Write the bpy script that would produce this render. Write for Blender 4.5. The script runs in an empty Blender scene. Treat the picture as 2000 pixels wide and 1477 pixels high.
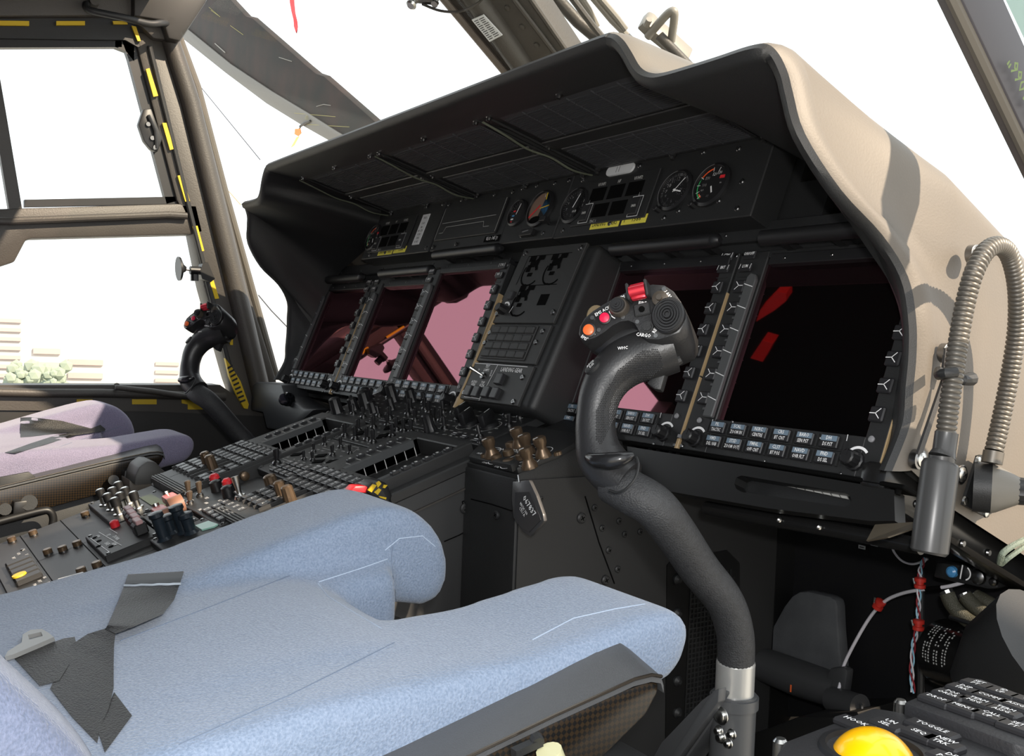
import bpy, bmesh, math, random
from mathutils import Vector, Matrix
from mathutils.bvhtree import BVHTree
random.seed(7)
COL = bpy.context.scene.collection
PI = math.pi
# ---------------------------------------------------------------- camera (solved from the display corners)
RW = [Vector((0.553869, 0.831695, 0.038885)), Vector((0.05065, 0.01296, -0.998632)), Vector((-0.831062, 0.555081, -0.034948))]
CAM = Vector((1.36392, -0.82669, 0.67806)); FPX = 1898.824
cd = bpy.data.cameras.new('camera'); cam = bpy.data.objects.new('camera', cd); COL.objects.link(cam)
cd.sensor_width = 36; cd.lens = FPX / 2000 * 36; cd.clip_start = .02; cd.clip_end = 5000
m3 = Matrix((RW[0], -RW[1], -RW[2])).transposed()
cam.matrix_world = Matrix.Translation(CAM) @ m3.to_4x4()
bpy.context.scene.camera = cam

def ray(x, y):
    return RW[0] * ((x - 1000) / FPX) + RW[1] * ((y - 738.5) / FPX) + RW[2]
def hit(x, y, n, q):
    d = ray(x, y); n = Vector(n)
    return CAM + d * ((Vector(q) - CAM).dot(n) / d.dot(n))
def hx(x, y, v): return hit(x, y, (1, 0, 0), (v, 0, 0))
def hy(x, y, v): return hit(x, y, (0, 1, 0), (0, v, 0))
def hz(x, y, v): return hit(x, y, (0, 0, 1), (0, 0, v))
def frame(o, x, y):
    x = Vector(x).normalized(); y = Vector(y); z = x.cross(y).normalized(); y = z.cross(x)
    M = Matrix((x, y, z)).transposed().to_4x4(); M.translation = Vector(o); return M
def hf(F, x, y, off=0):                     # pixel -> local (x, y) on a real plane of the place
    n = F.col[2].to_3d(); o = F.translation + n * off
    p = F.inverted() @ hit(x, y, n, o); return p.x, p.y
def off(F, x=0, y=0, z=0): return F @ Matrix.Translation((x, y, z))
def rotz(F, a): return F @ Matrix.Rotation(a, 4, 'Z')
def rotx(F, a): return F @ Matrix.Rotation(a, 4, 'X')
I4 = Matrix.Identity(4)

# ---------------------------------------------------------------- materials
MATS = {}
def mat(name, col, rough=.5, metal=0, spec=.5, bump=None, var=None, emit=None, sheen=0, coat=0):
    if name in MATS: return MATS[name]
    m = bpy.data.materials.new(name); m.use_nodes = True; nt = m.node_tree; b = nt.nodes['Principled BSDF']
    b.inputs['Base Color'].default_value = (*col, 1); b.inputs['Roughness'].default_value = rough
    b.inputs['Metallic'].default_value = metal; b.inputs['Specular IOR Level'].default_value = spec
    if sheen: b.inputs['Sheen Weight'].default_value = sheen
    if coat: b.inputs['Coat Weight'].default_value = coat; b.inputs['Coat Roughness'].default_value = .05
    tc = nt.nodes.new('ShaderNodeTexCoord')
    if var:                                   # (scale, amount, second colour)
        n = nt.nodes.new('ShaderNodeTexNoise'); n.inputs['Scale'].default_value = var[0]; n.inputs['Detail'].default_value = 4
        nt.links.new(tc.outputs['Object'], n.inputs['Vector'])
        r = nt.nodes.new('ShaderNodeMapRange'); r.inputs[1].default_value = .35; r.inputs[2].default_value = .65; r.inputs[4].default_value = var[1]
        nt.links.new(n.outputs[0], r.inputs[0])
        x = nt.nodes.new('ShaderNodeMix'); x.data_type = 'RGBA'; x.inputs[6].default_value = (*col, 1); x.inputs[7].default_value = (*var[2], 1)
        nt.links.new(r.outputs[0], x.inputs[0]); nt.links.new(x.outputs[2], b.inputs['Base Color'])
    if bump:
        n = nt.nodes.new('ShaderNodeTexNoise'); n.inputs['Scale'].default_value = bump[0]; n.inputs['Detail'].default_value = 3
        nt.links.new(tc.outputs['Object'], n.inputs['Vector'])
        k = nt.nodes.new('ShaderNodeBump'); k.inputs['Strength'].default_value = bump[1]; k.inputs['Distance'].default_value = .002
        nt.links.new(n.outputs[0], k.inputs['Height']); nt.links.new(k.outputs[0], b.inputs['Normal'])
    if emit: b.inputs['Emission Color'].default_value = (*col, 1); b.inputs['Emission Strength'].default_value = emit
    MATS[name] = m; return m
K = mat('black_plastic', (.012, .012, .013), .42)
KM = mat('black_matt_panel', (.017, .0175, .018), .5, bump=(900, .15))
KD = mat('deep_black', (.003, .003, .003), .8, spec=.05)
KP = mat('pedestal_panel_grey', (.028, .028, .028), .5, bump=(1200, .1))
KEY = mat('key_cap_dark', (.02, .02, .022), .4)
HOOD = mat('hood_charcoal_paint', (.034, .033, .034), .5, bump=(700, .25), var=(9, .35, (.042, .04, .038)))
FRM = mat('frame_charcoal_paint', (.05, .045, .04), .5, bump=(300, .2), var=(12, .5, (.065, .058, .05)))
GREY = mat('mid_grey_strip', (.075, .078, .08), .45)
WHT = mat('white_lettering', (.9, .9, .9), .5)
WHD = mat('dim_white_lettering', (.6, .6, .58), .5)
YEL = mat('yellow_paint', (.75, .52, .02), .5)
LAB = mat('yellow_label', (.85, .75, .1), .45)
WLB = mat('white_label', (.7, .71, .72), .4)
RED = mat('red_plastic', (.75, .03, .04), .35)
PNK = mat('pink_red_guard', (.75, .16, .14), .35)
ORG = mat('orange_button', (.9, .16, .04), .35)
AMB = mat('amber_ball', (1.0, .5, .0), .3, coat=.5)
BRS = mat('tan_primer_edge', (.42, .3, .16), .5)
BRZ = mat('bronze_knob', (.16, .11, .07), .35, metal=.6)
STL = mat('bright_steel', (.6, .6, .58), .28, metal=1)
STD = mat('dark_steel_screw', (.25, .25, .25), .3, metal=1)
RUB = mat('grip_rubber_black', (.022, .022, .023), .38, bump=(500, .12))
TUB = mat('crackle_grey_tube', (.035, .036, .038), .55, bump=(700, .5), var=(180, .5, (.02, .02, .021)))
BLUE = (.245, .33, .47)
STRAP = mat('black_webbing', (.02, .02, .021), .5, bump=(900, .5))
BKEY = mat('blue_grey_key_legend', (.16, .22, .28), .45)
LENS = mat('grey_lens', (.25, .25, .26), .2)
GRN = mat('pale_green_display', (.3, .55, .45), .3)
OLV = mat('olive_label', (.05, .065, .02), .5)
BEI = mat('beige_dust_cap', (.45, .36, .22), .5)
REDC = mat('red_cable_clip', (.5, .03, .02), .4)
WIRE = mat('white_cable', (.7, .68, .72), .45)
ORGR = mat('orange_marking', (.85, .12, .03), .5)
GREENM = mat('green_marking', (.05, .5, .15), .5)
BLUM = mat('blue_lens', (.08, .3, .6), .3)
BRN = mat('brown_face', (.22, .14, .1), .5)

def fabric():
    m = bpy.data.materials.new('blue_woven_wool'); m.use_nodes = True; nt = m.node_tree; b = nt.nodes['Principled BSDF']
    b.inputs['Roughness'].default_value = .95; b.inputs['Specular IOR Level'].default_value = .15; b.inputs['Sheen Weight'].default_value = .3
    tc = nt.nodes.new('ShaderNodeTexCoord')
    n = nt.nodes.new('ShaderNodeTexNoise'); n.inputs['Scale'].default_value = 560; n.inputs['Detail'].default_value = 2
    n2 = nt.nodes.new('ShaderNodeTexNoise'); n2.inputs['Scale'].default_value = 14; n2.inputs['Detail'].default_value = 3
    for q in (n, n2): nt.links.new(tc.outputs['Object'], q.inputs['Vector'])
    r = nt.nodes.new('ShaderNodeValToRGB'); r.color_ramp.elements[0].position = .3; r.color_ramp.elements[1].position = .7
    r.color_ramp.elements[0].color = (.165, .215, .30, 1); r.color_ramp.elements[1].color = (.25, .305, .405, 1)
    nt.links.new(n.outputs[0], r.inputs[0])
    x = nt.nodes.new('ShaderNodeMix'); x.data_type = 'RGBA'; x.blend_type = 'MULTIPLY'; x.inputs[0].default_value = .3
    r2 = nt.nodes.new('ShaderNodeValToRGB'); r2.color_ramp.elements[0].position = .35; r2.color_ramp.elements[1].position = .65
    r2.color_ramp.elements[0].color = (.8, .86, .88, 1); r2.color_ramp.elements[1].color = (1, 1, 1, 1)
    nt.links.new(n2.outputs[0], r2.inputs[0]); nt.links.new(r.outputs[0], x.inputs[6]); nt.links.new(r2.outputs[0], x.inputs[7])
    nt.links.new(x.outputs[2], b.inputs['Base Color'])
    k = nt.nodes.new('ShaderNodeBump'); k.inputs['Strength'].default_value = .5; k.inputs['Distance'].default_value = .002
    nt.links.new(n.outputs[0], k.inputs['Height']); nt.links.new(k.outputs[0], b.inputs['Normal'])
    return m
FAB = fabric()
def weave():
    m = bpy.data.materials.new('carbon_weave'); m.use_nodes = True; nt = m.node_tree; b = nt.nodes['Principled BSDF']
    b.inputs['Roughness'].default_value = .35
    tc = nt.nodes.new('ShaderNodeTexCoord'); mp = nt.nodes.new('ShaderNodeMapping'); mp.inputs['Rotation'].default_value = (.78, 0, 0)
    c = nt.nodes.new('ShaderNodeTexChecker'); c.inputs['Scale'].default_value = 340
    c.inputs['Color1'].default_value = (.026, .016, .008, 1); c.inputs['Color2'].default_value = (.006, .006, .006, 1)
    nt.links.new(tc.outputs['Object'], mp.inputs[0]); nt.links.new(mp.outputs[0], c.inputs[0]); nt.links.new(c.outputs[0], b.inputs['Base Color'])
    return m
CARB = weave()
def screen():
    m = bpy.data.materials.new('display_glass'); m.use_nodes = True; nt = m.node_tree; nt.nodes.clear()
    o = nt.nodes.new('ShaderNodeOutputMaterial'); g = nt.nodes.new('ShaderNodeBsdfGlossy'); g.inputs['Color'].default_value = (.26, .105, .13, 1); g.inputs['Roughness'].default_value = .02
    d = nt.nodes.new('ShaderNodeBsdfDiffuse'); d.inputs[0].default_value = (.002, .002, .002, 1); a = nt.nodes.new('ShaderNodeAddShader')
    nt.links.new(g.outputs[0], a.inputs[0]); nt.links.new(d.outputs[0], a.inputs[1]); nt.links.new(a.outputs[0], o.inputs[0]); return m
SCR = screen()
def glass():
    m = bpy.data.materials.new('clear_pane'); m.use_nodes = True; nt = m.node_tree; nt.nodes.clear()
    o = nt.nodes.new('ShaderNodeOutputMaterial'); g = nt.nodes.new('ShaderNodeBsdfGlossy'); g.inputs['Roughness'].default_value = .02
    t = nt.nodes.new('ShaderNodeBsdfTransparent'); t.inputs[0].default_value = (.97, .985, .98, 1); x = nt.nodes.new('ShaderNodeMixShader'); x.inputs[0].default_value = .012
    nt.links.new(t.outputs[0], x.inputs[1]); nt.links.new(g.outputs[0], x.inputs[2]); nt.links.new(x.outputs[0], o.inputs[0]); return m
GLS = glass()

# ---------------------------------------------------------------- mesh builder
_tx = {}
def text_geo(s, size):
    key = (s, size)
    if key not in _tx:
        cu = bpy.data.curves.new('t', 'FONT'); cu.body = s; cu.size = size; cu.align_x = 'CENTER'; cu.align_y = 'CENTER'; cu.resolution_u = 1
        cu.offset = size * .012
        o = bpy.data.objects.new('t', cu); COL.objects.link(o)
        me = o.to_mesh(); _tx[key] = ([v.co.copy() for v in me.vertices], [list(p.vertices) for p in me.polygons]); o.to_mesh_clear()
        bpy.data.objects.remove(o); bpy.data.curves.remove(cu)
    return _tx[key]
class MB:
    def __init__(s): s.v = []; s.f = []; s.m = []; s.k = []
    def add(s, vs, fs, mi=0, F=None, sm=True):
        b = len(s.v); s.v += [(F @ Vector(v)) if F is not None else Vector(v) for v in vs]
        for f in fs: s.f.append([b + i for i in f]); s.m.append(mi); s.k.append(sm)
        return s
    def bm(s, bm, mi=0, F=None, sm=True):
        bm.verts.index_update(); s.add([v.co for v in bm.verts], [[v.index for v in f.verts] for f in bm.faces], mi, F, sm); bm.free(); return s
    def box(s, F, x0, x1, y0, y1, z0, z1, mi=0, bev=0, seg=1):
        bm = bmesh.new(); bmesh.ops.create_cube(bm, size=1)
        for v in bm.verts: v.co = Vector(((x0 + x1) / 2 + v.co.x * (x1 - x0), (y0 + y1) / 2 + v.co.y * (y1 - y0), (z0 + z1) / 2 + v.co.z * (z1 - z0)))
        if bev: bmesh.ops.bevel(bm, geom=bm.edges[:], offset=bev, segments=seg, profile=.5, affect='EDGES')
        return s.bm(bm, mi, F)
    def poly(s, pts, vec, mi=0, F=None, bev=0, seg=2):     # planar outline extruded along vec
        bm = bmesh.new(); vs = [bm.verts.new(Vector(p)) for p in pts]; f = bm.faces.new(vs)
        r = bmesh.ops.extrude_face_region(bm, geom=[f]); nv = [g for g in r['geom'] if isinstance(g, bmesh.types.BMVert)]
        for v in nv: v.co += Vector(vec)
        bmesh.ops.recalc_face_normals(bm, faces=bm.faces[:])
        if bev:
            bmesh.ops.bevel(bm, geom=[e for e in bm.edges], offset=bev, segments=seg, profile=.5, affect='EDGES', clamp_overlap=True)
        return s.bm(bm, mi, F)
    def tube(s, pts, r, n=12, mi=0, F=None, smooth=0, caps=True, ell=None):
        pts = [Vector(p) for p in pts]; rr = list(r) if hasattr(r, '__len__') else [r] * len(pts)
        if smooth:
            P = []; R = []
            for i in range(len(pts) - 1):
                p0 = pts[max(i - 1, 0)]; p1 = pts[i]; p2 = pts[i + 1]; p3 = pts[min(i + 2, len(pts) - 1)]
                for j in range(smooth):
                    t = j / smooth; t2 = t * t; t3 = t2 * t
                    P.append(.5 * ((2 * p1) + (p2 - p0) * t + (2 * p0 - 5 * p1 + 4 * p2 - p3) * t2 + (3 * p1 - p0 - 3 * p2 + p3) * t3)); R.append(rr[i] * (1 - t) + rr[i + 1] * t)
            P.append(pts[-1]); R.append(rr[-1]); pts, rr = P, R
        N = len(pts); tang = [(pts[min(i + 1, N - 1)] - pts[max(i - 1, 0)]).normalized() for i in range(N)]
        u = tang[0].orthogonal().normalized(); rings = []
        vs = []; fs = []
        for i in range(N):
            u = (u - tang[i] * u.dot(tang[i])).normalized(); w = tang[i].cross(u)
            for k in range(n):
                a = 2 * PI * k / n; vs.append(pts[i] + (u * math.cos(a) + w * math.sin(a)) * rr[i])
        for i in range(N - 1):
            for k in range(n): fs.append([i * n + k, i * n + (k + 1) % n, (i + 1) * n + (k + 1) % n, (i + 1) * n + k])
        if caps: fs.append(list(range(n))[::-1]); fs.append([(N - 1) * n + k for k in range(n)])
        return s.add(vs, fs, mi, F)
    def lathe(s, F, prof, n=20, mi=0, cap=True, rib=0, sx=1, sy=1):
        vs = []; fs = []; N = len(prof)
        for i, (r, z) in enumerate(prof):
            for k in range(n):
                a = 2 * PI * k / n; q = r * (1 - rib * (k % 2)); vs.append((q * math.cos(a) * sx, q * math.sin(a) * sy, z))
        for i in range(N - 1):
            for k in range(n): fs.append([i * n + k, i * n + (k + 1) % n, (i + 1) * n + (k + 1) % n, (i + 1) * n + k])
        if cap: fs.append(list(range(n))[::-1]); fs.append([(N - 1) * n + k for k in range(n)])
        return s.add(vs, fs, mi, F)
    def cyl(s, F, r, z0, z1, n=20, mi=0, bev=0, rib=0):
        b = min(bev, r * .5); return s.lathe(F, ([(r, z0), (r, z1 - b), (r - b, z1)] if b else [(r, z0), (r, z1)]), n, mi, True, rib)
    def loft(s, rings, mi=0, F=None, closed=False, caps=False):
        n = len(rings[0]); vs = [p for r in rings for p in r]; fs = []
        for i in range(len(rings) - 1):
            for k in range(n if closed else n - 1): fs.append([i * n + k, i * n + (k + 1) % n, (i + 1) * n + (k + 1) % n, (i + 1) * n + k])
        if caps: fs.append(list(range(n))[::-1]); fs.append([(len(rings) - 1) * n + k for k in range(n)])
        return s.add(vs, fs, mi, F)
    def text(s, F, t, size, x=0, y=0, z=.0004, mi=0, sx=1, rot=0):
        G = off(F, x, y, z) @ Matrix.Rotation(rot, 4, 'Z') @ Matrix.Diagonal((sx, 1, 1, 1)); v, f = text_geo(t, size); return s.add(v, f, mi, G, False)
    def line(s, F, pts, w, z=.0004, mi=0, h=0):
        for (a, b) in zip(pts[:-1], pts[1:]):
            a = Vector((a[0], a[1])); b = Vector((b[0], b[1])); d = (b - a)
            if d.length < 1e-7: continue
            d.normalize(); n = Vector((-d.y, d.x)) * w / 2; a2 = a - d * w / 2; b2 = b + d * w / 2
            q = [a2 - n, b2 - n, b2 + n, a2 + n]; s.add([(p.x, p.y, z) for p in q], [[0, 1, 2, 3]], mi, F, False)
        return s
    def arc(s, F, cx, cy, r, a0, a1, w, z=.0004, mi=0, n=14):
        vs = []; fs = []
        for i in range(n + 1):
            a = math.radians(a0 + (a1 - a0) * i / n); c, d = math.cos(a), math.sin(a)
            vs += [(cx + c * (r - w / 2), cy + d * (r - w / 2), z), (cx + c * (r + w / 2), cy + d * (r + w / 2), z)]
        for i in range(n): fs.append([2 * i, 2 * i + 1, 2 * i + 3, 2 * i + 2])
        return s.add(vs, fs, mi, F, False)
    def screw(s, F, x, y, r=.004, z=0, mi=0, slot=None):
        G = off(F, x, y, z); s.lathe(G, [(r, 0), (r, r * .3), (r * .75, r * .55)], 12, mi)
        if slot is not None:
            for a in (0, PI / 2): s.box(rotz(G, a + .5), -r * .5, r * .5, -r * .1, r * .1, r * .5, r * .57, slot)
        return s

def obj(name, mb, mats, parent=None, label=None, loc=None, flat=False, ang=35):
    """One mesh object; vertices come in world space and are stored relative to the thing's base."""
    if not isinstance(mats, (list, tuple)): mats = [mats]
    root = parent
    if root is not None: base = Vector(root['_b'])
    else:
        if loc is None:
            xs = [v.x for v in mb.v]; ys = [v.y for v in mb.v]; zs = [v.z for v in mb.v]
            loc = ((min(xs) + max(xs)) / 2, (min(ys) + max(ys)) / 2, min(zs))
        base = Vector(loc)
    me = bpy.data.meshes.new(name); me.from_pydata([v - base for v in mb.v], [], mb.f)
    for m in mats: me.materials.append(m)
    me.polygons.foreach_set('material_index', [min(i, len(mats) - 1) for i in mb.m])
    me.polygons.foreach_set('use_smooth', [(False if flat else k) for k in mb.k])
    me.update()
    if not flat: me.set_sharp_from_angle(angle=math.radians(ang))
    o = bpy.data.objects.new(name, me); COL.objects.link(o); o['_b'] = list(base)
    if parent is None: o.location = base
    else: o.parent = parent
    if label: o['label'] = label
    return o
def tag(o, label, cat, group=None, kind=None):
    o['label'] = label; o['category'] = cat
    if group: o['group'] = group
    if kind: o['kind'] = kind
    return o
def thing(name, label, cat, loc, group=None):
    o = bpy.data.objects.new(name, None); COL.objects.link(o); o.location = Vector(loc); o['_b'] = list(Vector(loc)); o.empty_display_size = .02
    return tag(o, label, cat, group)
def struct(name, mb, mats, label=None, **k):
    o = obj(name, mb, mats, **k); o['kind'] = 'structure'
    if label: o['label'] = label; o['category'] = name.split('_')[0]
    return o
def kids(o): return [c for c in bpy.data.objects if c.parent == o]
def copy_tree(o, dv, label=None, skip=()):
    ch = {}
    for c in bpy.data.objects:
        if c.parent: ch.setdefault(c.parent.name, []).append(c)
    def rec(s, par):
        c = s.copy(); COL.objects.link(c); c.parent = par
        if '_b' in c: c['_b'] = list(Vector(c['_b']) + Vector(dv))
        for k in ch.get(s.name, []):
            if k.name.split('.')[0] in skip: continue
            rec(k, c)
        return c
    r = rec(o, None); r.location = o.location + Vector(dv)
    if label: r['label'] = label
    return r

# ---------------------------------------------------------------- frames of the place
TH = math.radians(21)
FP = frame((-.76, 0, .60), (1, 0, 0), (0, math.sin(TH), math.cos(TH)))           # instrument panel, z towards the pilots
assert FP.col[2][1] < 0
PA = math.atan(.354)
FD = frame((0, -.17, .521), (1, 0, 0), (0, math.cos(PA), math.sin(PA)))           # pedestal top, z up
# ================================================================ five displays
def make_display():
    F = FP; L = FP @ Vector((.09, -.042, 0))
    t = thing('multifunction_display', 'x', 'display', L, 'cockpit displays in a row on the instrument panel')
    b = MB()
    b.box(F, -.0445, 0, -.042, .217, -.012, 0, 0, .0012); b.box(F, .203, .2275, -.042, .217, -.012, 0, 0, .0012)
    b.box(F, -.001, .204, -.042, 0, -.012, 0, 0, .0008); b.box(F, -.001, .204, .208, .217, -.012, 0, 0, .0008)
    b.box(F, -.040, .223, -.038, .213, -.05, -.0115, 0)
    for x in (-.030, .2105): b.box(F, x - .009, x + .009, .1825, .1835, 0, .0008)
    bz = obj('bezel', b, [KM, STD], t)
    for x in (-.0405, .2235):
        for y in (.2125, -.038): k = MB(); k.screw(F, x, y, .0028, 0, 0); obj('bezel_screw', k, STD, bz)
    s = MB(); s.box(F, 0, .203, 0, .208, -.0115, -.005); obj('screen', s, SCR, t, label='dark glossy screen glass')
    g = MB()   # ridged grey legend strip with white ticks
    pts = [(-.018, 0), (-.0028, 0), (-.0028, .176), (-.006, .1835), (-.0135, .1855), (-.018, .180)]
    g.poly([F @ Vector((x, y, 0)) for x, y in pts], F.to_3x3() @ Vector((0, 0, .006)), 0, bev=.0012, seg=1)
    ys = [.1695, .141, .112, .0835, .0545, .024]
    for y in ys: g.line(F, [(-.0175, y + .001), (-.0036, y - .003)], .0009, .0064, 1)
    for y in ys: g.box(F, -.0225, -.018, y - .0155, y - .0125, 0, .004)
    obj('legend_strip', g, [GREY, WHT], t, label='grey ridged strip with white tick marks')
    for side in (0, 1):
        cx = -.0285 if side == 0 else .2105; sg = 1 if side == 0 else -1
        for y in ys:
            k = MB(); k.box(F, cx - .008, cx + .0085, y - .0085, y + .0075, 0, .0045, 0, .0014)
            k.line(F, [(cx + sg * .0005, y), (cx + sg * .0068, y - .0002)], .0009, .0048, 1)
            k.line(F, [(cx + sg * .0005, y), (cx - sg * .0045, y + .005)], .0009, .0048, 1)
            k.line(F, [(cx + sg * .0005, y), (cx - sg * .0045, y - .005)], .0009, .0048, 1)
            obj('side_button', k, [KEY, WHT], t)
        for j, (tx, yy) in enumerate(((('ON/OFF', 'LUM') if side == 0 else ('CTRS', 'BRT'))[i], (.2125, .1957)[i]) for i in (0, 1)):
            k = MB(); k.box(F, cx - .0095, cx + .0095, yy - .0065, yy + .0045, 0, .0035, 0, .001)
            k.text(F, tx, .0058, cx, yy, .0038, 1, .8)
            if tx != 'ON/OFF':
                for q in (-1, 1): k.line(F, [(cx + q * .0086 - .0005, yy - .003), (cx + q * .0086 + .0005, yy + .003)], .0007, .0038, 1)
            obj('corner_button', k, [KEY, WHT], t)
    top = ['PIL', 'SCAL', 'NSRC', 'CRS', 'BARO', 'DH', 'VMD', 'STSD', 'FMNL', 'CLST', 'NAVD', 'FND']
    bot = ['TACTIC', 'ZOOM IN', 'CENTRE', 'BT CNT', 'SEN PST', 'DS PST', 'DEL VAB', 'ZOOM OUT', 'OFF CNT', 'BT POS', 'OVR FLT', 'DS SEL']
    for i in range(12):
        r, c = divmod(i, 6); x0 = -.0022 + c * .0312; y1 = -.0035 - r * .0172
        k = MB(); k.box(F, x0, x0 + .0225, y1 - .0138, y1, 0, .0042, 0, .001)
        k.box(F, x0 + .0015, x0 + .021, y1 - .0066, y1 - .0008, .0035, .0046, 1)
        k.text(F, top[i], .0056, x0 + .0112, y1 - .0036, .0048, 2, .85); k.text(F, bot[i], .0056, x0 + .0112, y1 - .0102, .0045, 2, .72)
        obj('soft_key', k, [KEY, BKEY, WHT], t)
    sep = MB()
    for r in range(2):
        for c in range(7): x0 = -.0066 + c * .0312; sep.box(F, x0 - .001, x0 + .001, -.0175 - r * .0172, -.003 - r * .0172, 0, .0028)
    sep.box(F, -.006, .187, -.0187, -.0178, 0, .0024)
    for x, y in ((.026, .002), (.091, -.003), (.15, -.004), (.088, -.0375), (.187, -.038)): sep.screw(F, x, y - .003, .0017, 0, 1)
    obj('key_divider', sep, [KM, STD], bz)
    for x, y in ((-.025, -.004), (.2112, -.002)):
        k = MB(); k.lathe(off(F, x, y), [(.0034, 0), (.0034, .0015), (.002, .0024)], 16); obj('light_sensor', k, LENS, t, label='small round grey lens')
    for cx, cy in ((-.0215, -.0275), (.2005, -.0265)):
        k = MB(); k.lathe(off(F, cx, cy), [(.0105, 0), (.0105, .004), (.0088, .005), (.0080, .016), (.0065, .0175)], 24, 0, True, .07)
        k.box(off(F, cx, cy), -.0008, .0008, 0, .008, .0172, .018, 0)
        ar = [(.0135, 125, 45)]
        k.arc(F, cx, cy + .001, .0135, 140, 42, .0028, .0006, 1); k.line(F, [(cx + .017 * (1 if cx < 0 else -1), cy + .02), (cx + .0175 * (1 if cx < 0 else -1), cy + .026)], .0008, .0006, 1)
        obj('brightness_knob', k, [K, WHT], t, label='black ribbed knob under a white arc')
    e = MB(); e.box(F, .2278, .2296, -.036, .050, -.008, .001); e.box(F, .2278, .2296, .052, .162, -.008, .001); e.box(F, .2265, .2315, -.044, -.030, -.004, .003, 0, .0008)
    e.box(F, .2262, .232, -.029, -.025, -.002, .003, 1)
    obj('edge_rail', e, [BRS, LENS], t, label='thin tan metal rail along the edge')
    return t
D1 = make_display()
P_, G_ = .27602, .48909
D1['label'] = 'small-looking dark display furthest left on the panel, beside the far hood wing'
D2 = copy_tree(D1, (P_, 0, 0), 'display second from the left, reflecting a pink patch with a round dark spot')
D3 = copy_tree(D1, (2 * P_ + .014, -.030 * math.cos(TH), .030 * math.sin(TH) - .003), 'display with large pink reflection, just left of the centre keypad stack')
D4 = copy_tree(D1, (2 * P_ + G_, 0, 0), 'display right of the centre stack, partly hidden behind the near control grip')
D5 = copy_tree(D1, (3 * P_ + G_, 0, 0), 'largest-looking display furthest right, with red streaks reflected in its black screen')

# ================================================================ instrument panel backing
b = MB()
b.box(FP, -.03, 1.548, -.046, .21, -.075, -.052); b.box(FP, .02, 1.50, .22, .262, -.035, -.02); b.box(FP, .16, 1.36, .262, .32, -.035, -.02); b.box(FP, .21, 1.31, .32, .375, -.035, -.02)
b.box(FP, -.03, .53, .2175, .25, -.05, -.012, 0, .002); b.box(FP, 1.02, 1.52, .2175, .25, -.03, -.012, 0, .002)
b.box(FP, -.01, 1.53, .235, .262, -.05, -.004, 0, .002)
for x0 in (-.0465, .2297, .983, 1.2585, 1.5245):
    b.box(FP, x0 + .0, x0 + .003, -.04, .215, -.05, -.003)
b.box(FP, 1.526, 1.558, -.04, .16, -.05, -.02)
b.box(FP, .505, .845, -.042, .245, -.06, -.028)
for x in [.02 + i * .11 for i in range(14)]: b.screw(FP, x, .245, .0025, -.004, 1)
ip = obj('instrument_panel', b, [KM, STD])
tag(ip, 'black instrument panel structure holding the displays under the hood', 'instrument panel')
for (x0, x1, y, z, lab) in ((.012, .19, .2185, .015, 'black round bar above the leftmost display'), (.297, .505, .2195, .02, 'black round bar above the second display from the left'), (.515, .733, .246, .025, 'black round bar above the pink-reflecting display left of centre'), (1.052, 1.247, .2215, .028, 'black round bar above the display behind the near grip'), (1.328, 1.52, .2185, .028, 'black round bar above the display furthest right')):
    m = MB(); m.tube([FP @ Vector((x0, y, z)), FP @ Vector((x1, y, z))], .0095, 16); m.lathe(FP @ Matrix.Translation((x1, y, z)) @ Matrix.Rotation(PI / 2, 4, 'Y'), [(.0095, 0), (.0085, .006), (.004, .011)], 16)
    for k in (.12, .5, .88):
        xx = x0 + (x1 - x0) * k; m.box(FP, xx - .006, xx + .006, y - .004, y + .004, -.045, z, 0)
    m.box(FP, x0 - .004, x1 + .012, y - .022, y - .008, -.045, .004, 0, .001)
    for k in (.1, .45, .8): m.screw(FP, x0 + (x1 - x0) * k, y - .015, .002, .004, 1)
    tag(obj('display_bar', m, [K, STD]), lab, 'bar', 'round bars above the displays')

# ================================================================ upper panels (gauges and radios)
FU = off(FP, 0, 0, .03)
SLW = []
def screws(mb, F, pts, r=.0042, z=0, mi=1): [mb.screw(F, x, y, r, z, mi, 0) for x, y in pts]
def radio(F, x0, y0, full=True):
    t = thing('radio_indicator_unit', '', 'radio panel', F @ Vector((x0 + .07, y0, 0)), 'radio frequency indicator units')
    m = MB(); m.box(F, x0 - .025, x0 + .146, y0 - .004, y0 + .072, 0, .003, 0, .001)
    m.text(F, 'V/UHF1', .0075, x0 + .022, y0 + .0615, .0034, 1, .75); m.text(F, 'HF', .0075, x0 + .062, y0 + .0615, .0034, 1, .75); m.text(F, 'V/UHF2', .0075, x0 + .104, y0 + .0615, .0034, 1, .75)
    m.text(F, 'TAC 1', .0065, x0 + .031, y0 - .0005, .0034, 1, .85)
    for i, c in enumerate('REF'): m.text(F, c, .007, x0 - .009, y0 + .038 - i * .008, .0034, 1, .8)
    obj('face_plate', m, [KM, WHD], t)
    for i in range(3):
        w = MB(); w.box(F, x0 + .003 + i * .042, x0 + .037 + i * .042, y0 + .034, y0 + .056, .002, .0036); obj('window', w, KD, t)
    for i in range(2):
        w = MB(); w.box(F, x0 + .022 + i * .041, x0 + .056 + i * .041, y0 + .006, y0 + .028, .002, .0036); obj('window', w, KD, t)
    for cx in (x0 + .006, x0 + .119):
        w = MB(); w.box(F, cx - .0095, cx + .0095, y0 + .0015, y0 + .028, .002, .0065, 0, .001); w.text(F, 'EMER', .0055, cx, y0 + .014, .0068, 1, .75)
        a = .011; yb, yt = y0 - .001, y0 + .0305
        w.line(F, [(cx - a, yb), (cx + a, yb), (cx + a, yt), (cx - a, yt), (cx - a, yb)], .0008, .0036, 2); w.line(F, [(cx, yt), (cx, yt + .006)], .0008, .0036, 2)
        obj('emergency_button', w, [KEY, WHD, WHT], t)
    return t
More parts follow.
